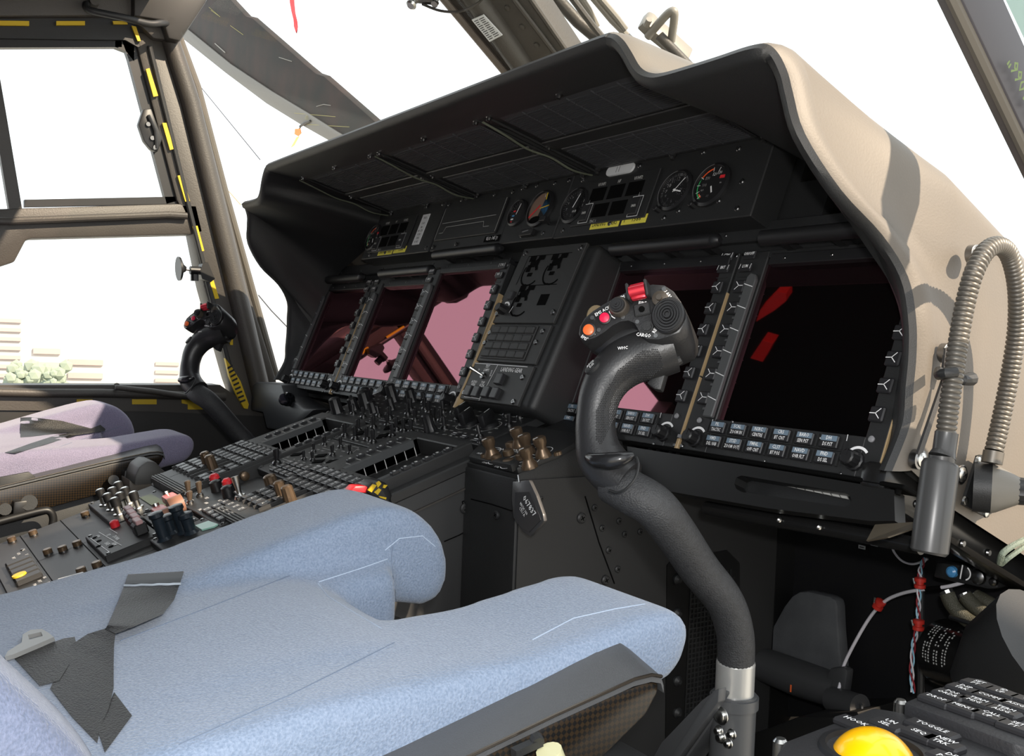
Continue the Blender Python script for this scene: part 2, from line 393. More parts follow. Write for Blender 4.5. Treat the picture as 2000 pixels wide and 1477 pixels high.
def gauge(x, y, r, F, name, label, cat, draw, extra=None, bez=1.16, knob=True):
    t = thing(name, label, cat, F @ Vector((x, y, 0)))
    m = MB(); G = off(F, x, y); m.lathe(G, [(r * bez, 0), (r * bez, .004), (r * 1.02, .006), (r, .003)], 40); m.arc(G, 0, 0, r * 1.035, 95, 215, .0007, .0062, 1)
    obj('bezel_ring', m, [K, LENS], t)
    d = MB(); d.lathe(G, [(r, .001), (r, .0026)], 36); draw(d, off(G, 0, 0, .003), r); dl = obj('dial', d, DIALM, t)
    for (ang, ln, wd) in HANDS.get(name, ()): hm = MB(); hand(hm, off(G, 0, 0, .0032), ang, r * ln, wd, 0, .15); obj('needle', hm, WHT, dl)
    if knob:
        k = MB(); k.lathe(off(F, x - r * .78, y - r * 1.02), [(.0045, 0), (.0042, .009), (.003, .010)], 14, 0, True, .08); obj('set_knob', k, K, t)
    return t
HANDS = {'analogue_clock': ((50, .8, .0012), (-15, .5, .0018)), 'altimeter': ((70, .75, .0018),), 'torque_indicator': ((78, .75, .0018),)}
DIALM = [KD, WHT, RED, GREENM, ORGR, YEL, BLUM, BRN]
def ticks(d, G, r, n, a0, a1, l, w=.0006, mi=1, big=5):
    for i in range(n + 1):
        a = math.radians(a0 + (a1 - a0) * i / n); L = l * (1.5 if i % big == 0 else 1); q = r * .95
        d.line(G, [(math.cos(a) * q, math.sin(a) * q), (math.cos(a) * (q - L), math.sin(a) * (q - L))], w, 0, mi)
def hand(d, G, ang, l, w=.0012, mi=1, back=.2):
    a = math.radians(ang); d.line(G, [(-math.cos(a) * l * back, -math.sin(a) * l * back), (math.cos(a) * l, math.sin(a) * l)], w, .0004, mi)
def clock(d, G, r):
    ticks(d, G, r, 60, 90, -270, r * .13, .0006)
    for n in range(1, 13):
        if n in (6, 9, 12, 7, 8, 10, 11): a = math.radians(90 - n * 30); d.text(G, str(n), r * .3, math.cos(a) * r * .62, math.sin(a) * r * .62, 0, 1)
    d.lathe(off(G), [(r * .07, 0), (r * .07, .001)], 10, 1)
    ticks(d, off(G, r * .45, 0, 0), r * .33, 12, 0, 360, r * .07, .0005, 1, 3); d.text(G, '24', r * .2, r * .45, 0, 0, 1)
def asi(d, G, r):
    d.arc(G, 0, 0, r * .86, 110, 215, r * .07, 0, 3); d.arc(G, 0, 0, r * .86, 100, 150, r * .09, .0002, 4); d.arc(G, 0, 0, r * .77, 215, 235, r * .07, .0002, 4); d.arc(G, 0, 0, r * .86, 160, 235, r * .06, .0002, 3)
    for a in (98, 70, 150, 178, 205, 228): q = math.radians(a); d.line(G, [(math.cos(q) * r * .93, math.sin(q) * r * .93), (math.cos(q) * r * .72, math.sin(q) * r * .72)], .0007, .0004, 1)
    for s_, x, y in (('120', .02, .55), ('130', .33, .6), ('110', -.38, .38), ('100', -.46, .02), ('90', -.5, -.28), ('80', -.36, -.55), ('40', -.02, -.62)): d.text(G, s_, r * .24, x * r, y * r, 0, 1, .85)
    d.box(G, r * .45, r * .75, r * .28, r * .44, 0, .0005, 2); d.text(G, 'kt', r * .14, r * .6, r * .05, 0, 1); hand(d, G, -65, r * .45, .0022, 1, -.3)
def alt(d, G, r):
    ticks(d, G, r, 36, 80, -280, r * .12, .0005); pass
    for i, a in enumerate(range(0, 360, 36)): q = math.radians(90 - a); d.text(G, str(i), r * .2, math.cos(q) * r * .66, math.sin(q) * r * .66, 0, 1)
    d.text(G, '1013', r * .2, r * .2, -r * .4, .0002, 1)
def torque(d, G, r):
    ticks(d, G, r, 10, 100, 250, r * .2, .0008)
    for y, c in ((.1, 2), (-.3, 6), (-.6, 1)): d.box(G, -r * .55, -r * .25, (y) * r, (y + .13) * r, 0, .0003, c)
    d.box(G, -r * .5, -r * .3, -r * .8, -r * .7, 0, .0003, 2)
def horizon(d, G, r):
    n = 24; up = [(math.cos(a) * r * .95, math.sin(a) * r * .95, 0) for a in [math.radians(-38 + i * 180 / n) for i in range(n + 1)]]
    d.add(up, [list(range(len(up)))], 6, G, False); dn = [(math.cos(a) * r * .95, math.sin(a) * r * .95, 0) for a in [math.radians(72 + i * 200 / n) for i in range(n + 1)]]
    d.add([(x, y, .0003) for x, y, z in dn], [list(range(len(dn)))], 7, G, False)
    d.line(G, [(-r * .75, -r * .5), (-r * .05, r * .15)], r * .13, .0006, 2); d.line(G, [(r * .05, -.02 * r), (r * .85, .1 * r)], r * .06, .0006, 5)
    d.line(G, [(r * .3, r * .9), (r * .35, r * .55)], r * .09, .0006, 5); d.line(G, [(r * .15, r * .85), (r * .17, r * .7)], r * .03, .0006, 1)
    d.add([(math.cos(a) * r * .55 - r * .05, -r * .75 + math.sin(a) * r * .25, .0008) for a in [i * PI / 6 for i in range(12)]], [list(range(12))], 0, G, False)
def upper_panel(name, label, x0, x1, y0, y1, scr):
    m = MB(); m.box(FU, x0, x1, y0, y1, -.045, 0, 0, .0015); screws(m, FU, scr, .0038); t = obj(name, m, [KM, STD]); return tag(t, label, 'panel')
upper_panel('upper_panel', 'upper panel plate under the hood at the far left, with radio windows and white card', .188, .487, .2535, .372, [(.225, .262), (.20, .36), (.33, .366), (.475, .262), (.475, .355), (.30, .262)])
upper_panel('upper_panel', 'upper panel plate holding the standby horizon and small dials, above the centre stack', .735, .890, .2515, .372, [(.748, .355), (.79, .355), (.842, .353), (.88, .353), (.80, .262), (.86, .262)])
upper_panel('upper_panel', 'upper panel plate under the hood at the near right, with clock and airspeed dial', .892, 1.298, .250, .372, [(.918, .348), (.912, .262), (1.048, .354), (1.075, .325), (1.14, .262), (1.24, .350), (1.265, .30), (1.165, .27), (1.235, .277), (1.025, .2635), (1.175, .356), (1.272, .262)])
r1 = radio(FU, .955, .27); r1['label'] = 'radio indicator unit with five dark windows, beside the clock on the right'
r2 = copy_tree(r1, (-.715, 0, 0), 'radio indicator unit with five dark windows at the far left, beside the white card')
gauge(1.146, .3015, .0265, FU, 'analogue_clock', 'round black analogue clock with white ticks, right of the radio windows', 'clock', clock)
gauge(1.214, .301, .027, FU, 'airspeed_indicator', 'round airspeed dial with green and orange arcs, right of the clock', 'gauge', asi)
gauge(.923, .3025, .0265, FU, 'altimeter', 'round black altimeter with white needle, just left of the radio windows near centre', 'gauge', alt, knob=False)
gauge(.764, .306, .0215, FU, 'torque_indicator', 'small round dial with red and blue marks, left of the standby horizon', 'gauge', torque, knob=False)
gauge(.829, .3075, .0285, FU, 'standby_horizon', 'standby attitude dial with brown and blue face and red flag', 'gauge', horizon, knob=False)
gauge(.215, .302, .027, FU, 'airspeed_indicator', 'round airspeed dial with coloured arcs at the far left end of the upper panels', 'gauge', asi, knob=False)
m = MB(); m.lathe(off(FU, .868, .278), [(.003, 0), (.003, .006)], 12); m.box(off(FU, .868, .278), -.006, .010, -.004, .004, .006, .018, 0, .001); m.box(FU, .803, .838, .258, .269, 0, .008, 0, .001); m.line(off(FU, 0, 0, .0082), [(.812, .264), (.826, .266)], .002, 0, 1)
tag(obj('caging_knob', m, [K, LENS]), 'black pull knob and slip gauge below the standby horizon dial', 'knob')
# cover plate with white step lines
t = thing('cover_plate', 'black blank cover plate with white stepped lines, between the radios and the standby dials', 'panel', FU @ Vector((.61, .26, 0)))
m = MB(); m.box(FU, .489, .733, .2545, .372, -.045, -.002, 0, .0015); m.box(FU, .497, .712, .274, .343, -.002, .002, 0, .001)
screws(m, FU, [(.502, .262), (.588, .262), (.50, .352), (.72, .352), (.725, .262), (.545, .356), (.66, .354)], .0038); obj('plate', m, [KM, STD], t)
m = MB(); z = .0024
for P in ([(.509, .309), (.696, .3095)], [(.510, .2885), (.523, .2885), (.529, .3), (.662, .3), (.667, .289), (.685, .289)]): m.line(FU, P, .0007, z)
for x in (.5, .7115): m.line(FU, [(x, .277), (x, .341)], .001, z)
obj('line_marking', m, WHD, t, label='thin white stepped lines')
def sticker(name, lab, x0, x1, y0, y1, tx, size, mt=LAB, sx=.9, F=FU, tm=K, skew=0, z=0, cat='label'):
    m = MB(); m.box(F, x0, x1, y0, y1, z, z + .0007)
    for q in tx: m.text(F, q[0], size, q[1], q[2], z + .001, 1, sx)
    return tag(obj(name, m, [mt, tm]), lab, cat)
sticker('landing_label', 'yellow LANDING CHEKS label below the near radio windows', .981, 1.046, .2575, .2705, [('LANDING  CHEKS', 1.0135, .264)], .0088, sx=.8)
sticker('number_label', 'yellow 1586 label below the near radio windows', 1.052, 1.104, .2585, .272, [('I', 1.058, .2652), ('1586', 1.083, .2652)], .0098, sx=1.05)
sticker('landing_label', 'yellow LANDING CHEKS label at the far left upper panel', .266, .331, .2575, .2705, [('LANDING  CHEKS', .2985, .264)], .0088, sx=.8)
sticker('number_label', 'yellow 1586 label at the far left upper panel', .337, .389, .2585, .272, [('I', .343, .2652), ('1586', .368, .2652)], .0098, sx=1.05)
sticker('speed_label', 'small black VLO: 145 kt label below the cover plate', .686, .735, .258, .269, [('VLO: 145 kt', .7105, .2635)], .0095, KD, .78, tm=WHT, z=.001)
m = MB(); m.box(FU, .410, .438, .272, .338, 0, .0012)
for i, (s_, y) in enumerate((('145 B', .33), ('V. 60', .318), ('kts', .310), ('80 - 120', .302), ('V.100', .294), ('120kt', .286), ('N 145', .278))): m.text(FU, s_, .0068, .424, y, .0015, 1, .8)
tag(obj('speed_card', m, [WLB, K]), 'white printed card at the far left upper panel', 'card')
m = MB(); pts = [(1.0065 + .0225 * cx + .0085 * math.cos(a), .3535 + .0085 * math.sin(a)) for cx, A in ((1, range(-90, 91, 30)), (-1, range(90, 271, 30))) for a in [math.radians(k) for k in A]]
m.poly([FU @ Vector((x, y, 0)) for x, y in pts], FU.to_3x3() @ Vector((0, 0, .003)))
for x in (1.0, 1.006): m.line(FU, [(x, .349), (x, .358)], .001, .0034, 1)
tag(obj('white_plate', m, [WLB, K]), 'small white rounded plate above the near radio windows', 'plate')

# ================================================================ centre stack
aC = math.atan2(.018, .262)
FC = frame(FP @ Vector((0, .226, .048)), (1, 0, 0), (FP @ Vector((0, .226, .048))) - (FP @ Vector((0, -.036, .066)))); FC = off(FC, 0, -.2626, 0)
t = thing('centre_stack', 'black centre console stack with keypad and landing gear panel between the displays', 'control panel', FC @ Vector((.93, 0, 0)))
m = MB(); m.box(FC, .852, 1.04, -.002, .2626, -.14, -.002, 0, .012, 4); obj('housing', m, KM, t)
m = MB(); m.box(FC, .856, 1.016, .131, .2615, -.004, .002, 0, .001)
screws(m, FC, [(1.006, .2525), (1.006, .148), (.861, .146), (.866, .2525)], .0045, .002)
ind = obj('indicator_panel', m, [KP, STD], t)
def cutout(cx, cy, s=1):
    m = MB(); G = off(FC, cx, cy, .0022)
    m.arc(G, .004 * s, -.006 * s, .0215 * s, 250, 320, .003, .0002, 0); m.arc(G, .0, -.006 * s, .0215 * s, 150, 262, .003, .0002, 0)
    for (a, b_, c, d) in ((-.018, -.003, .014, .024), (-.012, .002, .004, .016), (.004, .020, .016, .024), (.002, .010, .006, .018), (-.007, .004, -.012, -.006), (-.016, -.006, -.004, .008)): m.box(G, a * s, b_ * s, c * s, d * s, 0, .0006)
    m.arc(G, -.002, -.004, .013, 10, 60, .006, .0003, 0)
    return m
for cx, cy in ((.905, .222), (.962, .222), (.912, .170)): obj('embossed_recess', cutout(cx, cy), KD, ind)
m = MB(); m.box(FC, .957, .978, .160, .178, .0, .0026); obj('embossed_recess', m, KD, ind)
for pts in ([(.878, .197), (.88, .246), (.99, .246)], [(.893, .15), (.895, .194), (.985, .194)]):
    m = MB(); m.line(FC, pts, .0012, .0024); obj('engraved_line', m, KD, ind)
m = MB(); m.box(FC, .873, .885, .170, .184, 0, .006, 0, .001); obj('toggle_cover', m, KEY, ind)
m = MB(); m.lathe(off(FC, .876, .152), [(.008, .002), (.008, .008), (.0065, .016)], 20, 0, True, .06); m.arc(FC, .876, .155, .0105, 120, 30, .003, .003, 1); m.line(FC, [(.894, .148), (.897, .158)], .0012, .003, 1)
obj('rotary_knob', m, [K, WHT], ind)
m = MB(); m.box(FC, .858, 1.014, .066, .1285, -.004, .002, 0, .001); screws(m, FC, [(.864, .1135), (1.0, .1175), (.862, .096), (.995, .1)], .0042, .002); m.box(FC, .868, .986, .070, .126, .002, .004, 0, .001); kpl = obj('keypad_plate', m, [KP, STD], t)
for r in range(4):
    for c in range(5):
        m = MB(); x0 = .8715 + c * .0225; y0 = .0725 + r * .0132; m.box(FC, x0, x0 + .0205, y0, y0 + .0112, .003, .0065, 0, .0012); obj('blank_key', m, KP, kpl)
m = MB(); m.box(FC, .858, 1.014, .002, .0635, -.004, .002, 0, .001); screws(m, FC, [(.865, .012), (1.002, .0075), (.999, .045)], .0042, .002)
z = .0024; L = lambda P, w=.001: m.line(FC, P, w, z, 2)
L([(.859, .0615), (1.0, .0615)]); L([(.9235, .0605), (.9145, .003)]) ; m.text(FC, 'LANDING GEAR', .0095, .964, .0545, z, 2, .8)
m.text(FC, 'TEST', .0065, .898, .0575, z, 2, .8); m.text(FC, 'LAMPS', .0065, .899, .0515, z, 2, .8); m.text(FC, 'ICE', .0055, .878, .05, z, 2, .7, 1.2); m.text(FC, 'HOLD', .0055, .915, .047, z, 2, .7, -1.4)
m.text(FC, 'AUDIO', .0062, .880, .031, z, 2, .8); m.text(FC, 'WRN', .0062, .880, .0262, z, 2, .8); m.text(FC, 'TOP', .0062, .904, .031, z, 2, .8); m.text(FC, 'RCDR', .0062, .905, .0262, z, 2, .8)
for cx in (.8805, .903): L([(cx - .0105, .0055), (cx + .0105, .0055), (cx + .0105, .0245)], .0009); L([(cx - .0105, .0055), (cx - .0105, .0245)], .0009)
lgp = obj('landing_gear_plate', m, [KP, STD, WHT], t)
for cx, cy in ((.8805, .0145), (.903, .0145), (.929, .016), (.953, .0155), (.949, .038)):
    m = MB(); m.box(FC, cx - .0078, cx + .0078, cy - .0085, cy + .0085, .001, .009, 0, .001); m.line(off(FC, 0, 0, .0094), [(cx - .0075, cy - .0085), (cx + .0075, cy - .0085), (cx + .0078, cy + .0085)], .0005, -.0082, 1); obj('push_button', m, [KEY, WHD], lgp)
m = MB(); m.lathe(off(FC, .897, .042), [(.005, .002), (.005, .005)], 12); m.tube([FC @ Vector((.897, .042, .004)), FC @ Vector((.885, .046, .022))], [.0018, .003], 10, 1); obj('toggle_switch', m, [STD, STL], lgp)
m = MB(); m.poly([FP @ Vector((1.047 + .018 * math.cos(a), .138 + .024 * math.sin(a), 0.0)) for a in [math.radians(k) for k in range(50, 311, 20)]], FP.to_3x3() @ Vector((0, 0, .002))); 
mm = MB(); G = Matrix.Translation(FC @ Vector((1.0405, .165, -.045))) @ Matrix.Rotation(PI / 2, 4, 'Y') @ Matrix.Rotation(0, 4, 'Z'); mm.lathe(G, [(.017, 0), (.017, .0015)], 24); tag(obj('dust_cap', mm, BEI), 'tan oval patch on the right side of the centre stack', 'cap')
m = MB(); m.box(FC, .855, .858, -.006, .17, -.006, .0035); m.box(FC, .8535, .859, -.014, .004, -.004, .004); tag(obj('metal_rail', m, BRS), 'long tan metal rail on the left edge of the centre stack', 'rail')
# ================================================================ hood over the panel
LIP = [(0, -.165, 1.018), (.25, -.165, 1.018), (.50, -.165, 1.018), (.535, -.164, 1.016), (.553, -.163, 1.006), (.567, -.162, .990), (.581, -.160, .971), (.597, -.158, .962), (.62, -.157, .959), (.68, -.152, .961), (.72, -.149, .963), (.738, -.144, .9615), (.7455, -.136, .952), (.751, -.129, .935), (.756, -.127, .917), (.767, -.121, .879), (.782, -.086, .831), (.794, -.038, .793), (.805, -.012, .756), (.813, -.008, .718), (.815, -.007, .684), (.815, -.009, .65), (.815, -.011, .617), (.815, -.035, .574)]
def inner_pt(i):
    X, Y, Z = LIP[i]
    if i <= 5: return FP @ Vector((X + .76, .372, .02))
    if i <= 11: k = (i - 6) / 5; return FP @ Vector((.76 + .555 + .18 * k, .345 - .10 * k, .0))
    k = (i - 11) / 12; return FP @ Vector((.76 + .745 + .025 * min(1, k * 4), .245 - .285 * k, -.01))
def top_z(Y):
    P = [(-.2, .975), (-.14, .96), (.06, .877), (.12, .853), (.2, .812), (.3, .74), (.42, .64)]
    for a, b_ in zip(P[:-1], P[1:]):
        if Y <= b_[0]: return a[1] + (b_[1] - a[1]) * (Y - a[0]) / (b_[0] - a[0])
    return P[-1][1]
def rear(i, st):
    X, Y, Z = LIP[i]; Yr = (.06, .2, .34, .44)[st]
    if i <= 4: return Vector((X * (1, 1, .98, .95)[st], Yr, (.995, .95, .88, .80)[st] - (.01 if i == 4 else 0)))
    if i <= 10: k = max(0, (i - 5) / 5); z0 = (.985, .94, .87, .79)[st]; z1 = top_z(Yr); w = k; return Vector((X + .01 * st * k, Yr, z0 * (1 - w) + z1 * w))
    j = i - 11; zb = .574 - (Yr + .035) * .425; zt = top_z(Yr)
    if j <= 4: a = j / 4 * PI / 2; return Vector((.748 + .058 * math.sin(a), Yr, zt - .042 * (1 - math.cos(a))))
    k = (j - 4) / 8; return Vector((.806 + .014 * k, Yr, (zt - .042) + (zb - zt + .042) * k))
def nrm(i):
    a = Vector(LIP[max(i - 1, 0)]); b_ = Vector(LIP[min(i + 1, len(LIP) - 1)]); d = (b_ - a); return Vector((-d.z, 0, d.x)).normalized()
def hood_rings(i):
    L = Vector(LIP[i]); N = nrm(i); f = Vector((0, 1, 0)); A = inner_pt(i); wing = i > 12; out = []
    inn = L - N * .016 + f * .006; out += [A, A.lerp(inn, .5) + (N * .006), inn, L - N * .012 - f * .001, L - N * .005 - f * .003, L + f * .002]
    R0 = rear(i, 0)
    if wing: out += [L + N * .004 + f * .010, L + N * .0035 + f * .024, (L + N * .001 + f * .030)]
    else: out += [L + N * .002 + f * .008, L + N * .003 + f * .02, L + N * .002 + f * .03]
    out += [out[-1].lerp(R0, .5), R0, rear(i, 1), rear(i, 2), rear(i, 3)]
    return out
SHELL = mat('warm_grey_hood_paint', (.135, .118, .098), .55, bump=(450, .12), var=(14, .5, (.12, .108, .094)))
t = thing('glareshield_hood', 'large charcoal hood arching over the instrument panel, tan-lit on its near side', 'hood', (0, 0, .57))
def dense(R, n=4):
    out = []
    for i in range(len(R) - 1):
        a, b_, c, d = R[max(i - 1, 0)], R[i], R[i + 1], R[min(i + 2, len(R) - 1)]
        for j in range(n):
            t_ = j / n; out.append([.5 * ((2 * q) + (r - p) * t_ + (2 * p - 5 * q + 4 * r - s_) * t_ ** 2 + (3 * q - p - 3 * r + s_) * t_ ** 3) for p, q, r, s_ in zip(a, b_, c, d)])
    return out + [R[-1]]
half = dense([hood_rings(i) for i in range(len(LIP))])
mir = [[Vector((-p.x, p.y, p.z)) for p in r] for r in half[:0:-1]]
rings = mir + half
m = MB(); m.loft([r[:6] for r in rings]); obj('inner_lining', m, KM, t, ang=50)
m = MB(); m.loft([r[5:] for r in rings]); obj('outer_shell', m, SHELL, t, ang=60)
m = MB(); m.loft([[r[-1] for r in rings], [Vector((r[-1].x, r[-1].y, min(r[-1].z, .45))) for r in rings]]); m.box(I4, -.80, .80, .425, .435, .45, .60); obj('forward_closing_plate', m, KM, t)
# louvre bays on the underside
FV = frame((0, .1, .947), (1, 0, 0), (0, -.21, .053))
def bay(label, xa, xb, cols):
    t = thing('vent_grille_unit', label, 'vent panel', FV @ Vector((xa, .1, 0)), 'ribbed panels on the underside of the hood')
    m = MB(); m.box(FV, xa, xb, -.012, .222, -.012, .0, 0, .003); m.box(FV, xa + .002, xb - .002, .086, .112, 0, .003, 0, .0015)
    for x in (xa + .004, xb - .008): m.box(FV, x, x + .006, -.005, .212, 0, .004, 0, .002)
    obj('frame', m, KM, t)
    for y0, y1 in ((.006, .084), (.115, .198)):
        m = MB(); m.box(FV, xa + .022, xb - .022, y0, y1, 0, .002, 0, .001); n = int((y1 - y0 - .008) / .0042)
        for i in range(n): y = y0 + .005 + i * .0042; m.box(FV, xa + .027, xb - .027, y, y + .002, .002, .0034)
        for i in range(1, cols): x = xa + .027 + (xb - xa - .054) * i / cols; m.box(FV, x, x + .0012, y0 + .003, y1 - .003, .002, .0040)
        obj('ribbed_insert', m, mat('louvre_dark_grey', (.04, .041, .045), .5), t)
    for y in (.003, .098, .206):
        for x in ([xa + .011, (xa + xb) / 2, xb - .012] if y != .098 else [xa + .011, xb - .012]):
            m = MB(); G = off(FV, x, y); m.lathe(G, [(.0055, 0), (.0055, .003), (.0036, .0045), (.0036, .008), (.002, .009)], 10); obj('stud', m, STD, t, label='small shiny stud')
    return t
BX = (-.513, -.18, .17, .535)
bay('ribbed black vent panel under the hood, furthest left of three', BX[0], BX[1], 4); bay('ribbed black vent panel under the hood, middle of three', BX[1] + .012, BX[2], 4); bay('ribbed black vent panel under the hood, nearest and widest of three', BX[2] + .012, BX[3], 6)
for x, lab in ((-.174, 'thin bonding cable under the hood, middle of three'), (.176, 'thin bonding cable under the hood, right one'), (-.522, 'thin bonding cable under the hood, left one')):
    m = MB()
    for k in (0, .0022): m.tube([FV @ Vector((x + dx + k, y, .006 + dz)) for dx, y, dz in ((-.002, .205, 0), (.002, .17, .004), (-.004, .12, .006), (.001, .08, .004), (.004, .04, .008), (0, .0, 0))], .0012, 6, smooth=6)
    tag(obj('bonding_cable', m, mat('dull_green_cable', (.1, .11, .08), .5)), lab, 'cable')
# wing-side fittings: screws
for x, y, lab in ((1797, 898, 'bright screw low on the near hood side, beside the lamp handle'), (1877, 927, 'bright screw on the near hood side, left of the rheostat box'), (1906, 497, 'bright screw high on the near hood side behind the gooseneck top'), (1852, 690, 'bright screw above the lamp clip bracket')):
    p = hx(x, y, .826); m = MB(); G = frame(p, (0, 1, 0), (0, 0, 1)); m.lathe(G, [(.0095, -.006), (.0095, .001), (.0085, .0015)], 20, 1); m.lathe(off(G, 0, 0, .001), [(.0075, 0), (.0068, .002), (.004, .0032)], 20, 0)
    for a in (.4, .4 + PI / 2): m.box(rotz(G, a), -.004, .004, -.0007, .0007, .0036, .0044, 1)
    tag(obj('mounting_screw', m, [STL, STD]), lab, 'screw')

# ================================================================ gooseneck lamp
def onw(x, y, X): return hx(x, y, X)
t = thing('gooseneck_map_lamp', 'grey ribbed gooseneck lamp hanging with its cylindrical head down on the hood side', 'lamp', onw(1815, 1080, .87))
neck = [onw(1846, 860, .868), onw(1853, 800, .868), onw(1862, 735, .868), onw(1873, 660, .866), onw(1886, 590, .866), onw(1903, 530, .868), onw(1925, 491, .868), onw(1950, 480, .866), onw(1972, 500, .862), onw(1986, 560, .858), onw(1986, 640, .852), onw(1973, 730, .848), onw(1955, 820, .846), onw(1941, 882, .846)]
m = MB(); m.tube(neck, .0078, 16, smooth=10); 
# corrugation rings along the neck
tmp = MB(); tmp.tube(neck, .0001, 3, smooth=18); cen = [sum((tmp.v[i * 3 + k] for k in range(3)), Vector()) / 3 for i in range(len(tmp.v) // 3)]
m = MB(); pts = []; rad = []; acc = 0
dense = []
for a, b_ in zip(cen[:-1], cen[1:]):
    for q in range(3): dense.append(a.lerp(b_, q / 3))
last = None; d = 0; out = [dense[0]]
for a, b_ in zip(dense[:-1], dense[1:]):
    seg = (b_ - a).length; pos = 0
    while d + (seg - pos) >= .00115:
        pos += .00115 - d; d = 0; out.append(a.lerp(b_, pos / seg))
    d += seg - pos
rad = [(.0074, .0086, .0088, .0086)[i % 4] for i in range(len(out))]
m.tube(out, rad, 14); obj('flexible_neck', m, mat('satin_grey_metal', (.13, .12, .105), .42, metal=.5), t, label='ribbed satin metal neck', ang=80)
a, b_ = onw(1848, 850, .868), onw(1838, 900, .868); c = onw(1813, 1083, .868)
m = MB(); m.tube([onw(1849, 845, .868), onw(1844, 880, .868), onw(1840, 893, .868)], [.0098, .0098, .0115], 20); m.tube([onw(1840, 890, .868), onw(1839, 902, .868), onw(1838, 906, .868)], [.0112, .0112, .015], 24); 
m.tube([onw(1838, 904, .868), onw(1837, 908, .868), onw(1815, 1076, .868), onw(1814, 1082, .868)], [.0145, .0158, .0158, .0135], 28); obj('lamp_head', m, mat('satin_dark_grey_barrel', (.05, .05, .05), .32), t)
m = MB(); m.tube([neck[-1], onw(1937, 905, .846)], [.0095, .0095], 18); obj('neck_socket', m, mat('satin_grey_metal', (.16, .155, .145)), t)
t = thing('dimmer_box', 'grey round dimmer with black knob on a triangular plate, low on the hood side', 'dimmer', onw(1920, 960, .83))
c = onw(1925, 955, .828); G = frame(c, (0, 1, 0), (0, 0, 1))
tri_ = [onw(1912, 888, .826), onw(1935, 902, .826), onw(1955, 990, .826), onw(1918, 1008, .826), onw(1876, 985, .826), onw(1905, 890, .826)]
m = MB(); m.poly(tri_, (.003, 0, 0)); obj('mounting_plate', m, KM, t)
for x, y in ((1909, 900), (1884, 978), (1925, 1003)): m = MB(); m.lathe(frame(onw(x, y, .829), (0, 1, 0), (0, 0, 1)), [(.0045, 0), (.004, .002), (.001, .003)], 12); obj('plate_screw', m, STL, t)
ax = Vector((.86, .50, 0)).normalized(); G = frame(onw(1910, 952, .832), (-ax.y, ax.x, 0), (0, 0, 1))
m = MB(); m.lathe(G, [(.024, -.004), (.024, .012)], 32); obj('black_base', m, KM, t)
m = MB(); m.lathe(G, [(.024, .012), (.023, .016), (.013, .036)], 32); obj('grey_cone', m, mat('warm_grey_paint', (.16, .15, .13), .5), t, label='light grey cone')
m = MB(); m.lathe(G, [(.0135, .034), (.0125, .054), (.009, .057)], 30, 0, True, .05); m.lathe(off(G, 0, 0, .057), [(.007, 0), (.005, .0025), (.001, .0035)], 16); m.line(G, [(0, .008), (0, .0125)], .001, .0575, 1); obj('knob', m, [K, WHT], t)
t = thing('lamp_clip', 'dark spring clip bracket holding the gooseneck halfway down', 'clip', onw(1850, 735, .83))
m = MB(); m.poly([onw(1842, 680, .826), onw(1858, 676, .826), onw(1862, 700, .826), onw(1850, 742, .826), onw(1836, 742, .826)], (.0025, 0, 0)); m.poly([onw(1838, 740, .826), onw(1846, 742, .826), onw(1796, 890, .826), onw(1788, 886, .826)], (.0025, 0, 0)); obj('bracket', m, HOOD, t)
m = MB(); a = onw(1834, 733, .858); b_ = onw(1897, 742, .858); m.tube([onw(1834, 725, .83), onw(1834, 733, .85), onw(1842, 730, .872), onw(1868, 727, .88)], .0045, 10, smooth=4); m.tube([onw(1868, 738, .858), onw(1880, 742, .862), onw(1897, 740, .860)], [.004, .005, .0065], 10); obj('spring_arm', m, KM, t)

# ================================================================ shell of the cockpit
def slab(name, px, pf, vec, mt, bev=0, stru=True, lab=None):
    m = MB(); m.poly([pf(*q) for q in px], vec, 0, None, bev); return (struct(name, m, mt, lab) if stru else obj(name, m, mt))
XL = -.95
L_ = lambda x, y: hx(x, y, XL)
out = (-.06, 0, 0)
m = MB(); m.box(I4, -1.02, 1.02, -2.0, .75, -.06, 0); struct('floor', m, mat('dark_floor', (.012, .012, .012), .6, bump=(60, .2)))
m = MB(); m.box(I4, -1.02, 1.02, -1.95, -.30, 1.43, 1.50); struct('ceiling', m, KD)
m = MB(); m.box(I4, -1.02, 1.02, -2.02, -1.95, 0, 1.46); struct('wall_back', m, KD)
m = MB(); m.box(I4, .96, 1.02, -1.95, -1.25, 0, 1.46); struct('wall_right', m, FRM)
# left wall: lower part with sill, post, rails, header
m = MB(); m.box(I4, XL - .07, XL, -1.95, .70, 0, .335); m.box(I4, XL - .07, XL, -1.95, -1.05, .3, 1.46)
lowseg = [L_(-60, 803), L_(0, 800), L_(300, 803), L_(560, 815), L_(700, 835), L_(700, 1000), L_(-60, 1000)]
m.poly(lowseg, (-.05, 0, 0), 0); wl = struct('wall_left', m, [mat('dark_side_wall', (.022, .021, .02), .5)])
sl = [(-60, 752), (430, 752), (455, 770), (545, 790), (560, 815), (300, 804), (-60, 801)]
slab('trim_1', sl, lambda x, y: hx(x, y, XL + .005), (-.07, 0, 0), FRM)
m = MB(); m.tube([hx(-60, 765, XL + .012), hx(75, 768, XL + .012), hx(200, 768, XL + .012), hx(440, 775, XL + .012)], .010, 12); struct('trim_2', m, FRM)
slab('trim_3', [(-60, 405), (0, 408), (345, 398), (385, 400), (398, 455), (375, 458), (60, 466), (50, 470), (28, 512), (0, 521), (-60, 521)], L_, out, FRM, .004)
m = MB(); m.tube([hx(-60, 430, XL + .01), hx(20, 432, XL + .01), hx(330, 420, XL + .01), hx(365, 422, XL + .01)], .008, 10); struct('trim_4', m, FRM)
